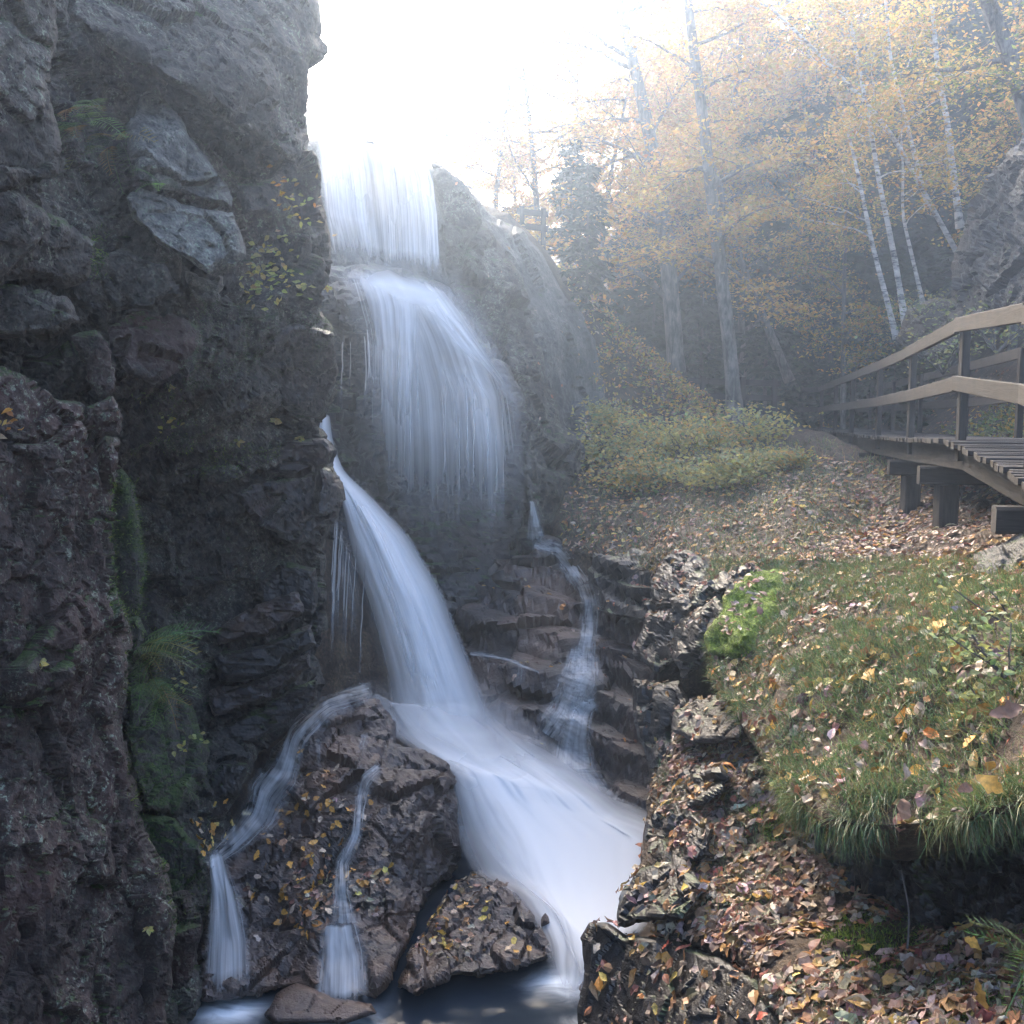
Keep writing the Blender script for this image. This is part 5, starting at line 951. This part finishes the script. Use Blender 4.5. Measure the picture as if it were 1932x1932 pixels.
for (x, y, Yd, n, sz, la) in [(500, 510, 7.6, 44, .095, 'cluster of pale yellow leaves on the cliff ledge'), (545, 545, 7.9, 30, .09, 'yellow leaves hanging at the right of the cliff ledge'), (560, 410, 8.5, 22, .085, 'yellowing leaves below the overhanging block'), (545, 370, 8.5, 26, .075, 'orange tinted tuft under the overhang'), (470, 540, 7.4, 12, .08, 'green leaves left of the yellow cluster'), (530, 470, 8.2, 10, .08, 'sparse leaves between the two yellow tufts'),
    (330, 735, 6.9, 6, .09, 'pale whorl above the mossy slope of the cliff'), (325, 800, 6.9, 9, .08, 'yellow trailing leaves on the mossy slope'), (530, 790, 8.6, 7, .10, 'pale green whorl above the dark ledge'), (565, 830, 9.2, 6, .09, 'yellow leaf sprig at the end of the dark ledge'), (455, 840, 8.3, 3, .11, 'single green leaf pair on the dark ledge'), (95, 1243, 4.7, 4, .08, 'bright four-leaved sprig on the reddish wall'), (30, 800, 4.75, 8, .08, 'orange and yellow leaves at the left edge'), (280, 1750, 5.1, 6, .06, 'small yellow sprig low on the reddish wall'), (340, 1300, 6.6, 12, .08, 'yellow green sprig above the crevice rocks'), (360, 1400, 7.2, 12, .08, 'bright green leaves on the mossy crevice rock'), (620, 545, 8.7, 6, .09, 'leaves at the right edge of the cliff')]:
    whorl(la, on_rock(x, y, Yd), n, sz, YG if 'orange' not in la else AMB)

# ------------------------------------------------------------------ single fallen leaves that show up one by one
LM = [plain_leaf('amber leaf', (.50, .26, .05)), plain_leaf('tan leaf', (.40, .31, .23)), plain_leaf('brown leaf', (.22, .12, .07)), plain_leaf('yellow leaf', (.58, .42, .10)), plain_leaf('red leaf', (.36, .07, .04))]
LEAF_HI = [t_leaf(11, w_, c_, f_, 0, 20+k) for k, (w_, c_, f_) in enumerate(((.52, .2, .14), (.58, -.2, .08), (.44, .35, .2), (.62, .15, .12)))]
for tv, tf in LEAF_HI: tv[:, 2] = np.convolve(np.pad(tv[:, 2], 6, 'edge'), np.ones(7)/7, 'same')[6:-6]*.6+tv[:, 2]*.4
LMESH = [[mesh('leaf', tv, tf, m_, smooth=True) for tv, tf in LEAF_HI] for m_ in LM]
def lay(label, P, Nn, size, mats, group=None, name='fallen_leaf', tilt=.3):
    Fr = frames(Nn, tilt)
    from mathutils import Matrix
    for k in range(len(P)):
        mi = random.choice(mats); o = link(name, random.choice(LMESH[mi])); X_, Y_, Z_ = Fr[k]; s_ = size*random.uniform(.7, 1.25); p = P[k]+Nn[k]*.025
        o.matrix_world = Matrix(((X_[0]*s_, Y_[0]*s_, Z_[0]*s_, p[0]), (X_[1]*s_, Y_[1]*s_, Z_[1]*s_, p[1]), (X_[2]*s_, Y_[2]*s_, Z_[2]*s_, p[2]), (0, 0, 0, 1)))
        tag(o, label, 'leaf', group)
def lay_in(label, region, n, size, mats, group, nz=.1, **kw):
    P, Nn = sample(region, n, nz, **kw); lay(label, P, Nn, size, mats, group)
lay_in('orange or tan leaf lying on the big wet boulder', [(540, 1500), (720, 1480), (700, 1750), (600, 1760), (470, 1740), (480, 1600)], 80, .085, [0, 1, 0, 2], 'leaves on the big boulder', ymax=9.6, ymin=7)
litter('leaf_litter', 'orange and brown leaves plastered in clusters on the big boulder', [(480, 1470), (640, 1420), (660, 1560), (760, 1600), (700, 1760), (480, 1780), (440, 1640)], 620, .08, AMB+LIT[:5], .0, ymin=7, ymax=9.8, gap=-.06)
litter('leaf_litter', 'tan leaves packed on the low fissured boulder', [(770, 1800), (880, 1640), (1040, 1760), (960, 1830)], 260, .075, AMB+LIT[:5], .1, ymin=7, ymax=9, gap=.0)
lay_in('orange or tan leaf lying on the big wet boulder', [(560, 1410), (640, 1440), (660, 1560), (560, 1560)], 24, .085, [0, 1, 0, 2], 'leaves on the big boulder', ymax=10, ymin=7)
lay_in('amber leaf on the dark shelf left of the left trickle', [(350, 1540), (460, 1480), (480, 1560), (380, 1610)], 34, .08, [0, 0, 1, 3], 'leaves on the shelf by the trickle', ymax=9.4, ymin=6.4, nz=-.1)
lay_in('tan or yellow leaf on the low fissured boulder', [(770, 1800), (880, 1640), (1040, 1760), (960, 1830)], 36, .08, [1, 3, 2, 0], 'leaves on the low fissured boulder', ymax=9, ymin=7, nz=.2)
lay_in('large curled leaf lying on the foreground leaf slope', SL, 90, .095, [1, 1, 2, 0, 3, 4], 'large leaves on the foreground slope', ymax=7, nz=.2)
lay_in('broad tan leaf resting on the grassy near bank', [(1420, 1080), (2350, 1080), (2350, 1520), (1500, 1500), (1400, 1300)], 60, .11, [1, 1, 2, 0, 0], 'broad leaves on the grassy bank', nz=.0, surf=[BANK])
for (x, y, Yd, sz, mi, la) in [(1862, 1482, 3.55, .12, 0, 'big amber leaf hanging at the lip of the grassy bank'), (1815, 1492, 3.6, .09, 2, 'brown leaf tucked beside the big amber leaf'), (1705, 1460, 4.2, .12, 1, 'long curled tan leaf standing in the hanging grass'), (1700, 1530, 4.1, .09, 2, 'russet leaf dangling under the grass lip'), (1800, 1230, 5.0, .13, 0, 'large golden leaf upright in the near grass'), (1832, 1782, 4.0, .09, 0, 'round tan leaf on the dark moss mound'), (1845, 1880, 3.6, .10, 0, 'orange leaf on the moss in the bottom right corner'), (1890, 1350, 4.1, .13, 2, 'large brown leaf in the grass at the right edge'), (1125, 1790, 6.2, .08, 1, 'pale leaf on the rounded near boulder')]:
    lay(la, np.array([at(x, y, Yd)]), np.array([[0, -.75, .6]]), sz, [mi], None, tilt=.25)
# twigs
def twig(label, pts, Yd, r):
    P = np.array([at(x, y, Yd+dy) for x, y, dy in pts]); V, Fq = tube(resamp3(P, 12), r, r*.5, 5, wob=.05); tag(obj('twig', V, Fq, M['darkbark']), label, 'twig')
twig('forked grey stick standing in front of the dark hollow', [(1712, 1790, 0), (1716, 1720, .05), (1700, 1640, .1)], 4.4, .006)
twig('thin dark twig lying on the leaf litter', [(1940-110-300, 1700+20-30, .9), (1460, 1720, .9), (1370, 1770, .75)], 5.0, .008)
twig('trailing dry stem across the top of the hollow', [(1440, 1480, 1.4), (1530, 1440, .9), (1610, 1420, .7)], 4.8, .006)

# ------------------------------------------------------------------ haze
hb = np.array([(x, y, z) for x in (-75, 75) for y in (-30, 115) for z in (-3, 36)], float)
hm, ht, hN, hL = nodes('morning mist')
pv = hN('ShaderNodeVolumePrincipled'); pv.inputs['Color'].default_value = (.58, .74, 1, 1); pv.inputs['Density'].default_value = .0068; pv.inputs['Anisotropy'].default_value = .76
ho = hN('ShaderNodeOutputMaterial'); hL(pv.outputs[0], ho.inputs['Volume'])
h = obj('haze', hb, np.array([(0, 1, 3, 2), (4, 6, 7, 5), (0, 4, 5, 1), (2, 3, 7, 6), (0, 2, 6, 4), (1, 5, 7, 3)]), hm, loc=(0, 0, 0))
tag(h, 'pale blue morning mist filling the gorge and woods', 'mist', kind='stuff')
